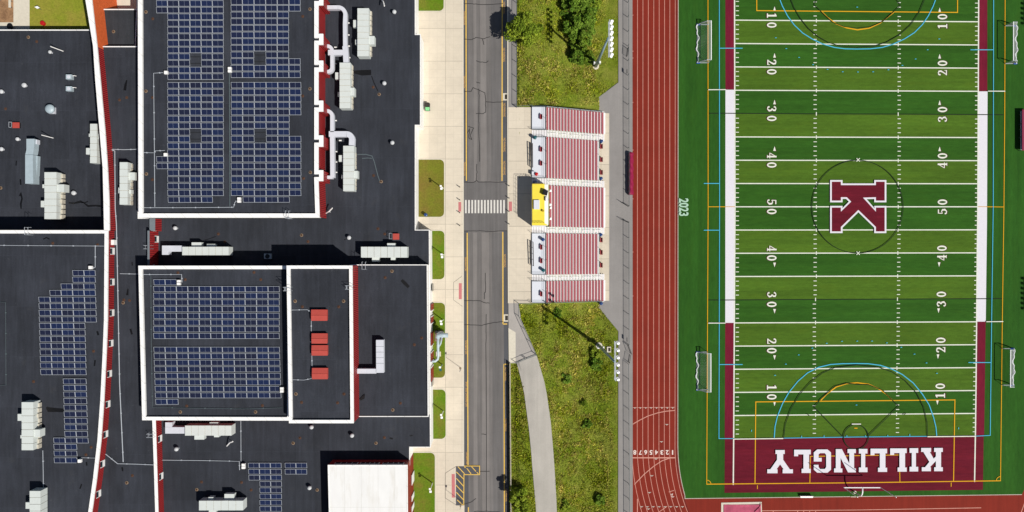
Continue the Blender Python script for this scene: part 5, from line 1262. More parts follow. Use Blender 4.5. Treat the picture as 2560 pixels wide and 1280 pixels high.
def gate(label, a, b, h=1.4, z=zt_):
    p, q_ = P3(*a, z), P3(*b, z); t_ = thing('swing_gate', label, 'gate', p, 'metal gates')
    up = Vector((0, 0, 1)); MB().tube([p + up * .1, p + up * h, q_ + up * h, q_ + up * .1, p + up * .1], .04, 6).build('gate_frame', MT['dark'], t_)
    MB().face([p + up * .1, q_ + up * .1, q_ + up * h, p + up * h]).build('wire_mesh', MT['fence'], t_)
    MB().tube([p, p + up * (h + .1)], .06, 8).build('hinge_post', MT['dark'], t_)
gate('open gate swung onto the grey path at the middle gateway, upper leaf', (1570, 516), (1553, 506)); gate('open gate swung onto the grey path at the middle gateway, lower leaf', (1570, 556), (1553, 549))
gate('small gate standing ajar beside the track, near the drain', (1569, 862), (1577, 884)); gate('small gate leaf below the ajar gate, beside the track', (1571, 905), (1574, 886))
gate('closed gate in the upper track fence near the dark sign', (1569, 122), (1567, 142))
for a, lb in ((178, 'dark sign panel on the upper track fence'), (849, 'dark sign panel on the track fence near the lower gate')):
    p = P3(1569, a, zt_ + 1.1); tag(MB().box(p.x - .14, p.x - .08, p.y - .4, p.y + .4, zt_ + .75, zt_ + 1.25).box(p.x - .08, p.x - .05, p.y - .34, p.y - .28, zt_ + .7, zt_ + 1.3).build('fence_sign', MT['dark'], None, p), lb, 'sign', 'fence signs')
hp = [Vector((*P(1291.5, y, 0), 0.0)) for y in (-30, 267)]
fence('chain-link fence between the side pavement and the upper grass bank', hp, 1.35)
fence('chain-link fence along the top of the bleachers, at the foot of the upper bank', [P3(1291.5, 269, 0), P3(1330, 266, 0)], 1.3, 2.2)
fence('chain-link fence around the top of the lower grass bank', [P3(1330, 759, 0), P3(1296, 758, 0), P3(1297, 790, 0), P3(1341, 886, 0)], 1.3, 2.9)
t_ = thing('double_gate', 'double gate closing the head of the curved ramp', 'gate', P3(1290, 906, 0))
for (a, b) in (((1290, 906), (1313, 896)), ((1316, 895), (1340, 886))):
    p, q_ = P3(*a, .05), P3(*b, .05); up = Vector((0, 0, 1))
    MB().tube([p + up * .1, p + up * 1.25, q_ + up * 1.25, q_ + up * .1, p + up * .1], .045, 6).build('gate_leaf', MT['rail'], t_)
    MB().tube([p, p + up * 1.4], .06, 8).build('post', MT['rail'], t_); MB().tube([q_, q_ + up * 1.4], .06, 8).build('post', MT['rail'], t_)
# low retaining wall with a guard rail along the road
t_ = thing('retaining_wall', 'low wall with a rail between the road and the lower grass bank', 'wall', P3(1275, 1000, 0))
MB().prism([P(1273.5, 908, .9), P(1276, 908, .9), P(1279, 1340, .9), P(1276.5, 1340, .9)], -.3, .9).build('wall', MT['kerb'], t_)
m = MB(); a, b = P3(1274.7, 909, .9), P3(1277.5, 1335, .9)
for k in range(15): q_ = a.lerp(b, k / 14); m.tube([q_, q_ + Vector((0, 0, .55))], .035, 6)
m.tube([a + Vector((0, 0, .55)), b + Vector((0, 0, .55))], .035, 6).build('guard_rail', MT['rust'], t_)

# ------------------------------------------------------------------ poles and lamps
def floodlight(base, z, h, label, bar=(0, 1), half=2.9, nl=7, face=1):
    x, y = base; t_ = thing('floodlight_mast', label, 'floodlight', (x, y, z), 'floodlight masts')
    MB().tube([(x, y, z - .1), (x, y, z + h * .5), (x, y, z + h)], .34, 14, r1=.16).build('pole', MT['steel'], t_, smooth=True)
    MB().lathe(x, y, [(.65, z - .2), (.65, z + .18), (.5, z + .22)], 16).build('footing', MT['kerb'], t_)
    for s in (-.55, .5): MB().box(x + s - .14, x + s + .14, y - .2, y + .2, z + 2.2, z + 3.2).build('control_box', MT['white'], t_)
    for k, dz in enumerate((0, -1.1)):
        MB().box(x + .14 * face, x + .26 * face, y - half, y + half, z + h + dz - .06, z + h + dz + .06).build('crossarm', MT['frame'], t_)
        arm_ = [o for o in t_.children if o.name.startswith('crossarm')][-1]
        for j in range(nl):
            yy = y - half + .25 + j * (2 * half - .5) / (nl - 1); xx = x + .55 * face; zz = z + h + dz
            m = MB()
            d = Vector((.75 * face, 0, -.66)); pr = [(-.26, .13), (-.05, .24), (.18, .29), (.24, .28)]; u = Vector((0, 1, 0)); w = d.cross(u)
            rings = []
            for q_, r in pr:
                rings.append([Vector((xx, yy, zz)) + d * q_ + (u * math.cos(2 * math.pi * n / 12) + w * math.sin(2 * math.pi * n / 12)) * r for n in range(12)])
            for r1_, r2_ in zip(rings[:-1], rings[1:]):
                for n in range(12): m.face([r1_[n], r1_[(n + 1) % 12], r2_[(n + 1) % 12], r2_[n]])
            m.face(rings[0][::-1]); m.face(rings[-1])
            m.build('lamp_head', MT['lampw'], arm_)
    return t_
b1 = PG(1489, 166); floodlight((b1.x, b1.y), b1.z, 18.4, 'tall floodlight mast on the upper grass bank', half=3.1)
b2 = PG(1497.5, 864); floodlight((b2.x, b2.y), b2.z, 21.0, 'tall floodlight mast on the lower grass bank beside the drain', half=3.3, nl=6)
for py, w in ((148, 'upper'), (860, 'lower')):
    x, y = P(2742, py, ZF); floodlight((x, y), ZF, 21.0, 'floodlight mast beyond the right edge casting the %s lamp shadow' % w, half=3.2, face=-1)

def lawn_lamp(px, py, label, teal=False):
    z = .05; h = 3.6; x, y = P(px, py, z + h); t_ = thing('lawn_lamp', label, 'lamp post', (x, y, z), 'lamp posts on the school lawns')
    MB().tube([(x, y, z), (x, y, z + h)], .09, 8).build('post', MT['steel' if teal else 'lampw'], t_)
    MB().tube([(x, y, z + h - .1), (x + .05, y - .45, z + h)], .05, 6).build('arm', MT['lampw'], t_)
    MB().box(x - .17, x + .24, y - .62, y - .22, z + h, z + h + .13).build('lamp_head', MT['teal' if teal else 'lampw'], t_)
    MB().box(x - .26, x + .1, y - .1, y + .22, z + h - .02, z + h + .12).build('lamp_head', MT['lampw'], t_)
for px, py, lb in ((1103, 466, 'white lamp post on the largest brown-edged lawn'), (1105, 637, 'white lamp post on the lawn with the bare sandy corner'), (1103, 804, 'white lamp post on the lawn just above the brick pad'), (1104, 1038, 'white lamp post on the lawn below the wing doors'), (1076, 1223, 'white lamp post on the lawn beside the white roof')): lawn_lamp(px, py, lb)
lawn_lamp(1101, 919, 'teal-hooded lamp post on the lawn below the grey pipes', True)
for px, py, lb in ((1149, 930, 'thin grey street lamp on the pavement near the long lettering'), (1150, 1274, 'thin grey street lamp on the pavement near the hatched bay')):
    x, y = P(px, py, 4.5); t_ = thing('street_lamp', lb, 'street lamp', (x, y, 0), 'thin street lamps')
    MB().tube([(x, y, 0), (x, y, 4.4)], .05, 8, r1=.03).build('post', MT['rail'], t_); MB().tube([(x, y, 4.4), (x + .1, y + .55, 4.5)], .03, 6).build('arm', MT['rail'], t_)
    MB().box(x - .05, x + .2, y + .5, y + .9, 4.45, 4.53).build('lamp_head', MT['tan'], t_)
for px, side_ in ((1148.5, 'school'), (1272.5, 'grandstand')):
    for py, w in zip((466.5, 499, 531, 563.5) if px < 1200 else (463.5, 494.5, 528, 559.5), ('northernmost', 'second from the north', 'second from the south', 'southernmost')):
        x, y = P(px, py, .9); tag(MB().lathe(x, y, [(.11, 0), (.085, .05), (.085, .86), (.06, .92)], 10).lathe(x, y, [(.092, .7), (.092, .76)], 10).build('bollard', MT['bolla'], None, (x, y, 0)), 'dark bollard by the crosswalk on the %s side, %s' % (side_, w), 'bollard', 'crosswalk bollards')
for px, py, lb, hx, hy, fz in ((1264.5, 242, 'storm drain in the road edge near the upper bank', 7, 9, ROADZ), (1265, 795, 'storm drain in the road edge near the lower bank', 6, 9, ROADZ), (1522.5, 874, 'storm drain in the lower grass bank', 5, 7, None)):
    q_ = PG(px, py) if fz is None else P3(px, py, fz); z = q_.z + (.25 if fz is None else .02); t_ = thing('storm_drain', lb, 'storm drain', q_, 'storm drains'); a, b = P(px - hx, py - hy, z), P(px + hx, py + hy, z)
    MB().prism([(a[0], b[1]), (b[0], b[1]), (b[0], a[1]), (a[0], a[1])], z - .3, z).build('surround', MT['kerb'], t_)
    m = MB(); a, b = P(px - hx * .35, py - hy * .65, z), P(px + hx * .8, py + hy * .65, z); n = 6
    for k in range(n): u = a[0] + (b[0] - a[0]) * k / n; m.box(u, u + (b[0] - a[0]) / n * .7, b[1], a[1], z + .004, z + .03)
    m.box(a[0], b[0], b[1], a[1], z + .001, z + .003); m.build('grate', MT['bolla'], t_)

# goods and odds
t_ = thing('utility_cart', 'small cart with a dark bag and pale green bin by the school wall', 'cart', P3(1068, 268, 0)); x, y = P(1068, 266, .9)
MB().box(x - .45, x + .45, y - .75, y + .75, .22, .3).build('deck', MT['rail'], t_)
MB().prism([(x - .4, y - .05), (x + .42, y - .05), (x + .5, y + .4), (x + .3, y + .72), (x - .4, y + .7)], .3, 1.0).prism([(x - .3, y + .1), (x + .32, y + .1), (x + .3, y + .5), (x - .3, y + .5)], 1.0, 1.12).build('bag', MT['bolla'], t_)
MB().prism([(x - .32, y - .7), (x + .36, y - .7), (x + .4, y - .12), (x - .36, y - .12)], .3, .85).build('bin', MT['green'], t_)
for sx_ in (-.42, .42):
    for sy_ in (-.55, .55): MB().tube([(x + sx_ - .03, y + sy_, .13), (x + sx_ + .03, y + sy_, .13)], .13, 10).build('wheel', MT['black'], t_)
MB().tube([(x - .4, y + .78, .3), (x - .4, y + .95, 1.0), (x - .1, y + .95, 1.0)], .03, 6).build('handle', MT['bolla'], t_)

t_ = thing('dust_collector', 'grey ducted dust collector on a small brick pad against the east wing', 'dust collector', P3(1100, 842, 0))
pxbox(MB(), (1087, 826, 1107, 853), 0.0, .14).build('pad', MT['tan'], t_)
pxbox(MB(), (1088, 830, 1107, 833), .14, 1.9).build('screen_wall', MT['deckshade'], t_)
x, y = P(1100, 840, 4.4)
MB().lathe(x - .1, y, [(.18, .5), (.62, 2.0), (.68, 2.1), (.68, 3.6), (.3, 3.75)], 18).build('cyclone', MT['galv'], t_, smooth=True)
for s in (-.5, .5):
    for u in (-.5, .5): MB().tube([(x - .1 + s, y + u, .1), (x - .1 + s, y + u, 2.4)], .05, 6).build('leg', MT['rail'], t_)
zz = 4.4; w = [P3(a, b, zz) for a, b in ((1094, 846), (1096, 839), (1103, 838), (1120, 838.5))]; MB().tube(w, .42, 12).build('duct', MT['bluegrey'], t_, smooth=True)
w = [P3(a, b, c) for a, b, c in ((1095, 845, 4.2), (1095, 870, 3.6), (1095.5, 890, 3.2), (1094, 898, 3.2), (1088, 903, 3.4), (1074, 903, 3.6))]; MB().tube(w, .25, 12).build('duct', MT['bluegrey'], t_, smooth=True)
w = [P3(a, b, c) for a, b, c in ((1104, 846, 4.0), (1102, 858, 3.8), (1097, 868, 3.6))]; MB().tube(w, .14, 10).build('duct', MT['bluegrey'], t_, smooth=True)
pxbox(MB(), (1090, 879, 1102, 891), .05, .2).build('pad', MT['kerb'], t_)

t_ = thing('equipment_cart', 'long cart under a maroon tarpaulin at the edge of the track', 'covered cart', P3(1577, 432, ZF))
z = ZF; h = 1.25; m = MB()
ya, yb_ = P(0, 380, z + h)[1], P(0, 486, z + h)[1]; n = 26; prev = None
prof = [(1572.5, .05), (1573.2, .95), (1575, 1.22), (1578, 1.25), (1580.5, 1.05), (1583, .7), (1586, .12)]
for k in range(n + 1):
    y = yb_ + (ya - yb_) * k / n; e = .85 if k in (0, n) else 1.0; row = []
    for j, (px, hz) in enumerate(prof):
        hh = hz * e * (1 + .05 * math.sin(k * 1.9 + j)); row.append((P(px, 0, z + h)[0] + .05 * math.sin(k * 1.3 + j * 2), y, z + hh))
    if prev:
        for j in range(len(prof) - 1): m.face([prev[j], prev[j + 1], row[j + 1], row[j]])
    else: m.face(row)
    prev = row
m.face(prev[::-1]); m.build('tarpaulin', MT['tarp'], t_, smooth=True)
for k in range(6):
    y = yb_ + .4 + (ya - yb_ - .8) * k / 5
    MB().tube([(P(1575, 0, z)[0], y, z + .12), (P(1576, 0, z)[0], y, z + .12)], .12, 10).build('wheel', MT['black'], t_)
t_ = thing('team_bench', 'low maroon covered team bench cut by the right edge beside the turf', 'team bench', P3(2562, 325, ZF + .03)); z = ZF + .03
x0, x1 = P(2556, 0, z + 1.1)[0], P(2556, 0, z + 1.1)[0] + 1.5; ya, yb_ = P(0, 274, z + 1.1)[1], P(0, 376, z + 1.1)[1]
MB().box(x0, x1, yb_, ya, z + .98, z + 1.1).build('roof', MT['tarp'], t_); MB().box(x0 + .1, x1 - .2, yb_ + .2, ya - .2, z + .42, z + .5).build('seat', MT['alu'], t_); MB().box(x1 - .1, x1 - .04, yb_, ya, z, z + .98).build('back_panel', MT['tarp'], t_)
for k in range(4): y = yb_ + .1 + (ya - yb_ - .2) * k / 3; MB().box(x0 + .05, x0 + .12, y - .04, y + .04, z, z + .98).build('post', MT['rail'], t_)
for k in range(3): xk = x0 + .25 + k * .5; MB().box(xk, xk + .05, yb_, ya, z + 1.1, z + 1.14).build('roof_seam', MT['seat'], t_)
# long jump pit with its cover
t_ = thing('jump_pit', 'sand pit with pale edging and a faded pink cover at the bottom edge', 'long jump pit', P3(1855, 1275, ZF))
z = ZF
op_ = PP([(1803, 1256.5), (1904, 1254.5), (1906, 1345), (1802, 1345)], z); MB().prism(op_, z, z + .06, top=False).ring(ccw(op_), offset_poly(op_, -.42), z + .06).build('edging', MT['kerb'], t_)
m = MB(); N1, N2 = 16, 12
for i in range(N1):
    for j in range(N2):
        def q__(i, j):
            x, y = P(1809 + i * (1902 - 1809) / N1, 1261 + j * (1342 - 1261) / N2, z); return (x, y, z + .05 + .10 * noise.noise(Vector((x * 1.1, y * 1.1, 0))) + .05)
        mi = 1 if (j > 2 and 3 < i < 14 and noise.noise(Vector((i * .4, j * .5, 4))) > -.25) else 0
        m.face([q__(i, j + 1), q__(i + 1, j + 1), q__(i + 1, j), q__(i, j)], mi)
m.build('cover', [MT['pink'], MT['sand']], t_, smooth=True)
w = [P3(1903, 1258, z + .25), P3(1898, 1268, z + .15), P3(1886, 1280, z + .2)]; MB().tube(w, .06, 6).tube([w[1], P3(1899, 1285, z + .12)], .05, 6).build('cover_strap', MT['tarp'], t_)
t_ = thing('field_bench', 'white bench at the south edge of the turf with a dark shadow', 'bench', P3(2016, 1242, ZF))
x0, y1 = P(2001, 1239.5, ZF + .5); x1, y0 = P(2032.5, 1244.5, ZF + .5)
MB().box(x0, x1, y0, y1, ZF + .48, ZF + .53).build('seat', MT['white'], t_); MB().box(x0, x1, y1, y1 + .04, ZF + .55, ZF + .9).build('backrest', MT['white'], t_)
for k in range(3): x = x0 + .2 + (x1 - x0 - .4) * k / 2; MB().box(x - .03, x + .03, y0 + .05, y1 - .02, ZF + .03, ZF + .48).build('leg', MT['rail'], t_)

# ------------------------------------------------------------------ goals
gp = thing('football_goalpost', 'white football goalpost with a gooseneck at the south end of the field', 'goalpost', P3(2148, 1240, ZF))
zc_ = ZF + 3.05; A_, B_ = P3(2109, 1219, zc_), P3(2201.5, 1219, zc_); C_ = A_.lerp(B_, .51)
MB().tube([A_, B_], .10, 10).build('crossbar', MT['lampw'], gp)
for q_ in (A_, B_): MB().tube([q_, q_ + Vector((0, 0, 5.6))], .065, 8).build('upright', MT['lampw'], gp)
bx, by = C_.x, C_.y - 1.9
MB().tube([(bx, by, ZF), (bx, by, ZF + 2.0), (bx, by + .15, ZF + 2.5), (bx, by + .5, ZF + 2.85), (bx, by + 1.0, zc_), (bx, C_.y, zc_)], .13, 10).build('gooseneck', MT['lampw'], gp, smooth=True)
MB().lathe(bx, by, [(.3, ZF + .03), (.3, ZF + .1)], 12).build('base_plate', MT['kerb'], gp)
x, y = P(2134, 1242, ZF + .1); MB().box(x - .55, x + .55, y - .07, y + .07, ZF + .04, ZF + .12).build('ground_bar', MT['kerb'], gp)

def soccer_goal(label, f0, f1, d, zt=2.3):
    "f0, f1: pixel ends of the crossbar (at its height), d: direction the net runs to (+1 right, -1 left)"
    z = ZF + .03; a, b = P3(*f0, z + zt), P3(*f1, z + zt); t_ = thing('soccer_goal', label, 'goal', (a.x, (a.y + b.y) / 2, z), 'soccer goals'); up = Vector((0, 0, zt)); r = .06
    td, bd = .7 * d, 2.1 * d
    MB().tube([a - up, a, b, b - up], .09, 8).build('goal_frame', MT['lampw'], t_)
    A2, B2 = a + Vector((td, 0, 0)), b + Vector((td, 0, 0)); A3, B3 = a - up + Vector((bd, 0, .05)), b - up + Vector((bd, 0, .05))
    m = MB()
    for p in ((a, A2, A3), (b, B2, B3)): m.tube(p, r, 6)
    m.tube([A3, B3], r, 6).tube([a - up, A3], r, 6).tube([b - up, B3], r, 6); m.build('back_frame', MT['frame'], t_)
    m = MB(); n = 14
    def row(k):
        t = k / n; sag = .35 * math.sin(math.pi * t); w = .12 * math.sin(t * 11)
        return [a.lerp(b, t), A2.lerp(B2, t) - Vector((0, 0, sag * .5)), A3.lerp(B3, t) + Vector((.15 * d * math.sin(math.pi * t) + w, 0, 0))]
    for k in range(n):
        p, q_ = row(k), row(k + 1)
        for j in range(2): m.face([p[j], p[j + 1], q_[j + 1], q_[j]])
    for p in ((a, A2, A3, a - up), (b, B2, B3, b - up)): m.face(p)
    m.build('net', MT['net'], t_)
    w_ = [A3.lerp(B3, k / 24) + Vector((d * (.18 * math.sin(k * .55) + .12 * math.sin(k * 1.3)), 0, .08)) for k in range(25)]
    hm_ = MB().tube(w_, .13, 6)
    for p, q_ in ((A2, A3), (B2, B3)): hm_.tube([p, p.lerp(q_, .5) + Vector((0, .06, 0)), q_], .1, 6)
    hm_.build('net_hem', MT['hemnet'], t_)
    m = MB()
    for q_ in (A3, B3): m.tube([q_ - Vector((.5 * d, 0, -.02)), q_ + Vector((.15 * d, 0, .02))], .16, 8)
    m.build('weight_bag', MT['bluefab'], t_)
soccer_goal('white soccer goal on the left margin of the turf, north end', (1778, 52), (1778, 149), -1)
soccer_goal('white soccer goal on the left margin of the turf, south end', (1777, 884), (1777, 980), -1)
soccer_goal('white soccer goal by the right edge, north end', (2533.5, 55), (2533.5, 151), 1)
soccer_goal('white soccer goal by the right edge, south end', (2526.5, 875), (2526, 968), 1)

# courtyard things
q_ = P3(92.5, 18.5, ZC + 1.3); t_ = thing('lawn_sign', 'small white board on the courtyard lawn', 'sign', (q_.x, q_.y, ZC + .03)); MB().prism([(q_.x - .5, q_.y + .1), (q_.x, q_.y - .25), (q_.x + .55, q_.y - .08), (q_.x + .05, q_.y + .28)], ZC + 1.25, ZC + 1.3).build('board', MT['white'], t_); MB().tube([(q_.x, q_.y, ZC), (q_.x, q_.y, ZC + 1.25)], .04, 6).build('post', MT['rail'], t_)
q_ = P3(105, 57, ZC + .6); t_ = thing('courtyard_bin', 'bright red round bin at the edge of the courtyard lawn', 'bin', (q_.x, q_.y, ZC)); MB().lathe(q_.x, q_.y, [(.40, ZC), (.42, ZC + .5)], 18).build('body', MT['redp'], t_); MB().lathe(q_.x, q_.y, [(.44, ZC + .5), (.44, ZC + .56), (.2, ZC + .62)], 18).build('lid', MT['redp'], t_)
q_ = P3(25, 66, ZC + .5); tag(MB().lathe(q_.x, q_.y, [(.3, ZC + .04), (.52, ZC + .5), (.56, ZC + .62), (.4, ZC + .66)], 14).build('shadow_blob', MT['black'], None, (q_.x, q_.y, ZC + .04)), 'black solid standing in for a dark shadow blob at the far corner', 'shadow_blob')  # black round solid added in place of a dark shadow blob
q_ = P3(24, 9, ZC + .5); t_ = thing('courtyard_bench', 'pale slatted bench on the brown mulch', 'bench', (q_.x, q_.y, ZC)); MB().box(q_.x - .22, q_.x + .22, q_.y - .75, q_.y + .75, ZC + .45, ZC + .5).build('seat', MT['kerb'], t_)
for s in (-.6, .6): MB().box(q_.x - .2, q_.x + .2, q_.y + s - .04, q_.y + s + .04, ZC, ZC + .45).build('leg', MT['rail'], t_)
# ------------------------------------------------------------------ trees, shrubs, bank grass
def tinted(name, V, Fq, C, mat, parent=None, origin=(0, 0, 0), per=4):
    "V (n*per,3), one face of per corners each, C (n,3) face tint"
    pw = WORLD[parent.name] if parent is not None else Vector((0, 0, 0)); V = V - np.array(origin, dtype=np.float32)
    n = len(V) // per; me = bpy.data.meshes.new(name)
    me.vertices.add(len(V)); me.vertices.foreach_set('co', V.astype(np.float32).ravel())
    me.loops.add(len(V)); me.loops.foreach_set('vertex_index', np.arange(len(V), dtype=np.int32))
    me.polygons.add(n); me.polygons.foreach_set('loop_start', np.arange(0, len(V), per, dtype=np.int32)); me.polygons.foreach_set('loop_total', np.full(n, per, dtype=np.int32))
    at = me.attributes.new('tint', 'FLOAT_COLOR', 'FACE'); at.data.foreach_set('color', np.concatenate([C, np.ones((n, 1))], 1).astype(np.float32).ravel())
    me.materials.append(mat); me.update(calc_edges=True); me.validate()
    o = bpy.data.objects.new(name, me); S.collection.objects.link(o)
    o.location = Vector(origin) - pw
    if parent is not None: o.parent = parent
    WORLD[o.name] = Vector(origin); return o
NPR = np.random.RandomState(5)
def leafquads(centres, size, flat=0.5):
    n = len(centres); d = NPR.normal(size=(n, 3)); d /= np.linalg.norm(d, axis=1)[:, None]; e = NPR.normal(size=(n, 3)); d[:, 2] *= flat
    e = np.cross(d, e); e /= np.linalg.norm(e, axis=1)[:, None] + 1e-6; d /= np.linalg.norm(d, axis=1)[:, None] + 1e-6
    s = size * NPR.uniform(.6, 1.4, (n, 1)); w = np.cross(d, e); d = d * s; e = e * s * .55
    return np.stack([centres - d, centres - e + .15 * w * s, centres + d, centres + e + .15 * w * s], 1).reshape(-1, 3)
def tree(label, cat, name, base, h, rad, n, cA, cB, clumps=26, leaf=.2, zlow=.25, group=None):
    t_ = thing(name, label, cat, base, group); x, y, z = base
    m = MB(); top = z + h * .75; lean = Vector((NPR.uniform(-.3, .3), NPR.uniform(-.3, .3), 0))
    m.tube([(x, y, z - .2), (x + lean.x * .4, y + lean.y * .4, z + h * .3), (x + lean.x, y + lean.y, top)], max(.07, h * .03), 8, r1=.04)
    cs = []
    for k in range(clumps):
        a = NPR.uniform(0, 2 * math.pi); v = NPR.uniform(0, 1); u = zlow + (1 - zlow) * v; rr = rad * math.sqrt(NPR.uniform(.05, 1)) * (1.15 - .85 * abs(u - .45) ** 1.3 * 1.6)
        rr = max(rr, .1); c = np.array([x + rr * math.cos(a), y + rr * math.sin(a), z + h * u]); cs.append(c)
        if k % 2 == 0: m.tube([(x + lean.x * u, y + lean.y * u, z + h * u * .6), tuple(c)], .05, 5, r1=.015)
    m.build('trunk', MT['bark'], t_)
    P_, C_ = [], []
    for c in cs:
        k = n // clumps; r = rad * NPR.uniform(.22, .42); q = NPR.normal(size=(k, 3)); q /= np.linalg.norm(q, axis=1)[:, None]; q *= r * NPR.uniform(.3, 1.0, (k, 1)) ** .5; q[:, 2] *= .7
        P_.append(c + q); base_c = np.array(cA) + (np.array(cB) - np.array(cA)) * NPR.uniform(0, 1); C_.append(base_c * NPR.uniform(.65, 1.35, (k, 1)))
    P_ = np.concatenate(P_); C_ = np.concatenate(C_); tinted('crown', leafquads(P_, leaf), None, C_, MT['leaf'], t_, base)
    return t_
G1, G2, G3_, G4 = col(120, 148, 36), col(172, 188, 60), col(104, 142, 40), col(142, 172, 60)
def tb(px, py): q = PG(px, py); return (q.x, q.y, q.z)
tree('light green bushy tree at the fence, throwing a big shadow onto the road', 'tree', 'bushy_tree', tb(1309, 86), 6.4, 2.8, 6400, G1, G2, 34, .22)
for k, (px, py, h, r, lb, ca, cb) in enumerate(((1452, 12, 4.2, 2.2, 'dark green shrub at the top edge of the upper bank', G3_, G4), (1424, 30, 4.2, 1.8, 'dark shrub on the left of the dark thicket, near the top edge', G3_, G4), (1462, 52, 4.8, 2.1, 'tall blue-green shrub in the middle of the dark thicket', G4, G3_), (1432, 76, 4.4, 1.9, 'dark shrub on the left of the dark thicket, half way down', G3_, G4),
                                                (1464, 90, 4.0, 1.8, 'blue-green shrub on the right of the dark thicket', G4, G3_), (1446, 118, 3.0, 1.5, 'mid green shrub below the tall blue-green shrub', G4, G1), (1440, 150, 3.2, 1.5, 'round dark shrub at the foot of the upper floodlight shadow', G3_, G4), (1470, 150, 2.2, 1.2, 'small green shrub just left of the upper floodlight base', G1, G4), (1480, 20, 3.0, 1.4, 'yellow-green shrub at the right of the thicket', G1, G2))):
    tree(lb, 'shrub', 'thicket_shrub', tb(px, py), h, r, 2400, ca, cb, 22, .2, .15, 'shrubs of the upper thicket')
for px, py, h, r, lb, ca, cb in ((1488, 882, 2.2, 1.3, 'bright green shrub beside the lower floodlight base', G1, G2), (1490, 905, 2.4, 1.4, 'dark shrub below the lower floodlight base', G3_, G4), (1460, 1008, 1.6, .9, 'bright green shrub alone in the lower bank', G1, G2), (1497, 1246, 2.0, 1.2, 'blue-green shrub near the bottom right of the lower bank', G4, G3_), (1466, 1060, 1.5, 1.0, 'dark low shrub in the middle of the lower bank', G3_, G4), (1392, 782, 1.4, .9, 'low dark shrub under the grandstand end', G3_, G1), (1415, 945, 1.6, 1.1, 'dark low shrub right of the curved ramp', G3_, G4), (1413, 1262, 1.8, 1.1, 'pale shrub by the ramp at the bottom edge', G4, G2)):
    tree(lb, 'shrub', 'bank_shrub', tb(px, py), h * .62, r * .85, 1000, ca, cb, 14, .17, .12, 'shrubs on the lower bank')
tree('yellow-green young tree by the low wall, its shadow reaching the road', 'tree', 'young_tree', tb(1291, 1226), 4.6, 1.5, 2400, G1, G2, 20, .2)
tree('bright green young tree at the bottom edge by the low wall', 'tree', 'young_tree', tb(1306, 1258), 2.6, 1.4, 1600, G1, G2, 16, .2)

# rough grass on the two banks: more blades than anyone could count
def inpoly(px, py, poly):
    r = np.zeros(len(px), bool); n = len(poly)
    for i in range(n):
        x0, y0 = poly[i]; x1, y1 = poly[(i + 1) % n]
        c = ((y0 > py) != (y1 > py)) & (px < (x1 - x0) * (py - y0) / (y1 - y0 + 1e-9) + x0); r ^= c
    return r
ramp_poly = [(a, c) for a, b, c, d in st] + [(b, d) for a, b, c, d in st][::-1]
ramp_poly = [(a, c) for a, b, c, d in st]
rampL = ramp_poly; rampR = [(b, d) for a, b, c, d in st]; RP = rampL + rampR[::-1]
UP = [(1293, -40), (1546, -40), (1546, 207), (1497, 244), (1499, 270), (1496, 264), (1366, 263), (1293, 264)]
LOW = [(1299, 762), (1500, 760), (1500, 770), (1545, 830), (1544, 1320), (1280, 1320), (1277, 912), (1291, 910), (1343, 889), (1304, 800)]
tsm = np.vectorize(lambda x: terr(x))
def clump_noise(x, y, s, o): return np.array([noise.noise(Vector((a * s, b * s, o))) for a, b in zip(x, y)])
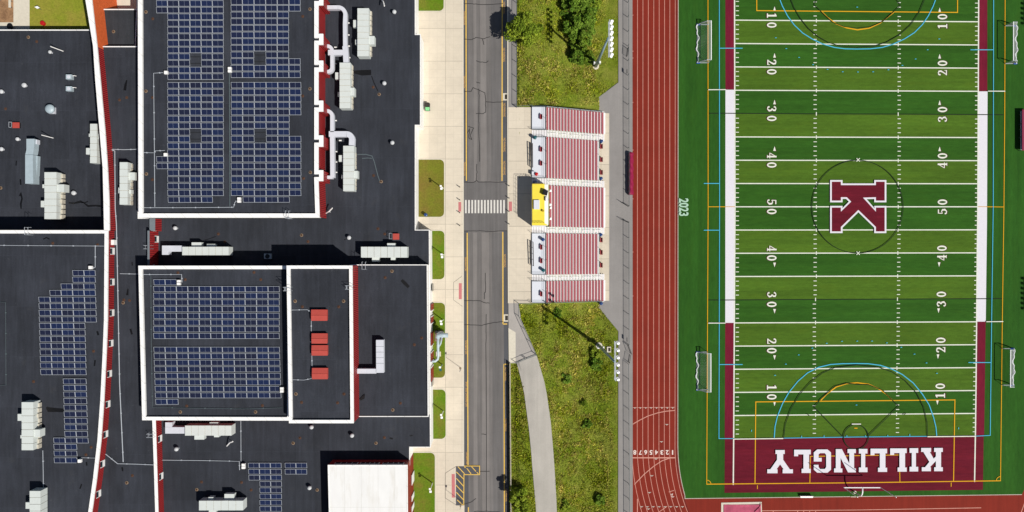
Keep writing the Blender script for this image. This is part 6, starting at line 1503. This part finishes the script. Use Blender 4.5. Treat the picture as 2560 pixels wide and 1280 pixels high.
def blades(poly, dens, seed, name, label):
    rs = np.random.RandomState(seed); xs_ = [p[0] for p in poly]; ys_ = [p[1] for p in poly]
    A = (max(xs_) - min(xs_)) * (max(ys_) - min(ys_)) / 173.0; n = int(A * dens)
    px = rs.uniform(min(xs_), max(xs_), n); py = rs.uniform(min(ys_), max(ys_), n); ok = inpoly(px, py, poly) & ~inpoly(px, py, RP)
    px, py = px[ok], py[ok]; z = np.zeros(len(px))
    for _ in range(6): x = (px - 1280) * (HC - z) / FPX; z = tsm(x)
    x = (px - 1280) * (HC - z) / FPX; y = (640 - py) * (HC - z) / FPX
    a = clump_noise(x, y, .35, 1.0); b = clump_noise(x, y, 1.1, 5.0); d = clump_noise(x, y, .12, 9.0); e = clump_noise(x, y, 2.6, 2.0)
    mown = np.clip((px - (1490 if seed == 1 else 1515)) / 30.0, 0, 1)
    hgt = (.15 + .24 * np.clip(a + .55 * b + .35, 0, 1.2)) * (1 - .7 * mown) * rs.uniform(.5, 1.3, len(px))
    dry = np.clip(.22 + 1.0 * d + .9 * b + .3 * rs.normal(size=len(px)), 0, 1) * (1 - .4 * mown)
    if seed == 2:
        xr_ = np.interp(py, [q[3] for q in st], [q[1] for q in st]); dr_ = px - xr_
        dry = np.clip(dry + .5 * np.exp(-((dr_ - 11) / 6.0) ** 2) + .5 * np.exp(-((px - 1519 - 3 * a) / 4.0) ** 2) * (py > 930) + .4 * np.clip((px - 1537) / 4, 0, 1), 0, 1)
    edge = np.clip((py - 238) / 25.0, 0, 1) if seed == 1 else np.clip((785 - py) / 25.0, 0, 1); dry = np.clip(dry + edge * (.75 + .5 * b), 0, 1)
    cg = np.array(col(156, 168, 34)); cd_ = np.array(col(212, 198, 112)); cdk = np.array(col(78, 112, 24)); cbr = np.array(col(200, 204, 60))
    c = cg * (1 - dry[:, None]) + cd_ * dry[:, None]; k = np.clip(-.02 - 1.5 * a - 1.0 * e, 0, 1)[:, None] * .85; c = c * (1 - k) + cdk * k
    k2 = np.clip(1.7 * e - .05, 0, 1)[:, None] * .75; c = c * (1 - k2) + cbr * k2
    c *= rs.uniform(.65, 1.35, (len(px), 1)) * (1.14 + .45 * np.clip(clump_noise(x, y, .16, 21.0), -.5, .5))[:, None] * (1 + .35 * np.clip(clump_noise(x, y, .8, 14.0), -.6, .6))[:, None]
    th = rs.uniform(0, 2 * math.pi, len(px)); w = hgt * .32 + .03; lean = rs.uniform(.2, 1.0, len(px)) * hgt; ta = rs.uniform(0, 2 * math.pi, len(px))
    p0 = np.stack([x - w * np.cos(th), y - w * np.sin(th), z], 1); p1 = np.stack([x + w * np.cos(th), y + w * np.sin(th), z], 1); p2 = np.stack([x + lean * np.cos(ta), y + lean * np.sin(ta), z + hgt], 1)
    V = np.stack([p0, p1, p2], 1).reshape(-1, 3); o = tinted(name, V, None, c, MT['tuft'], None, (0, 0, 0), 3)
    tag(o, label, 'grass', None, 'stuff'); return o
blades(UP, 80, 1, 'bank_grass', 'rough green and straw grass covering the upper bank')
blades(LOW, 80, 2, 'bank_grass', 'rough green and straw grass covering the lower bank')
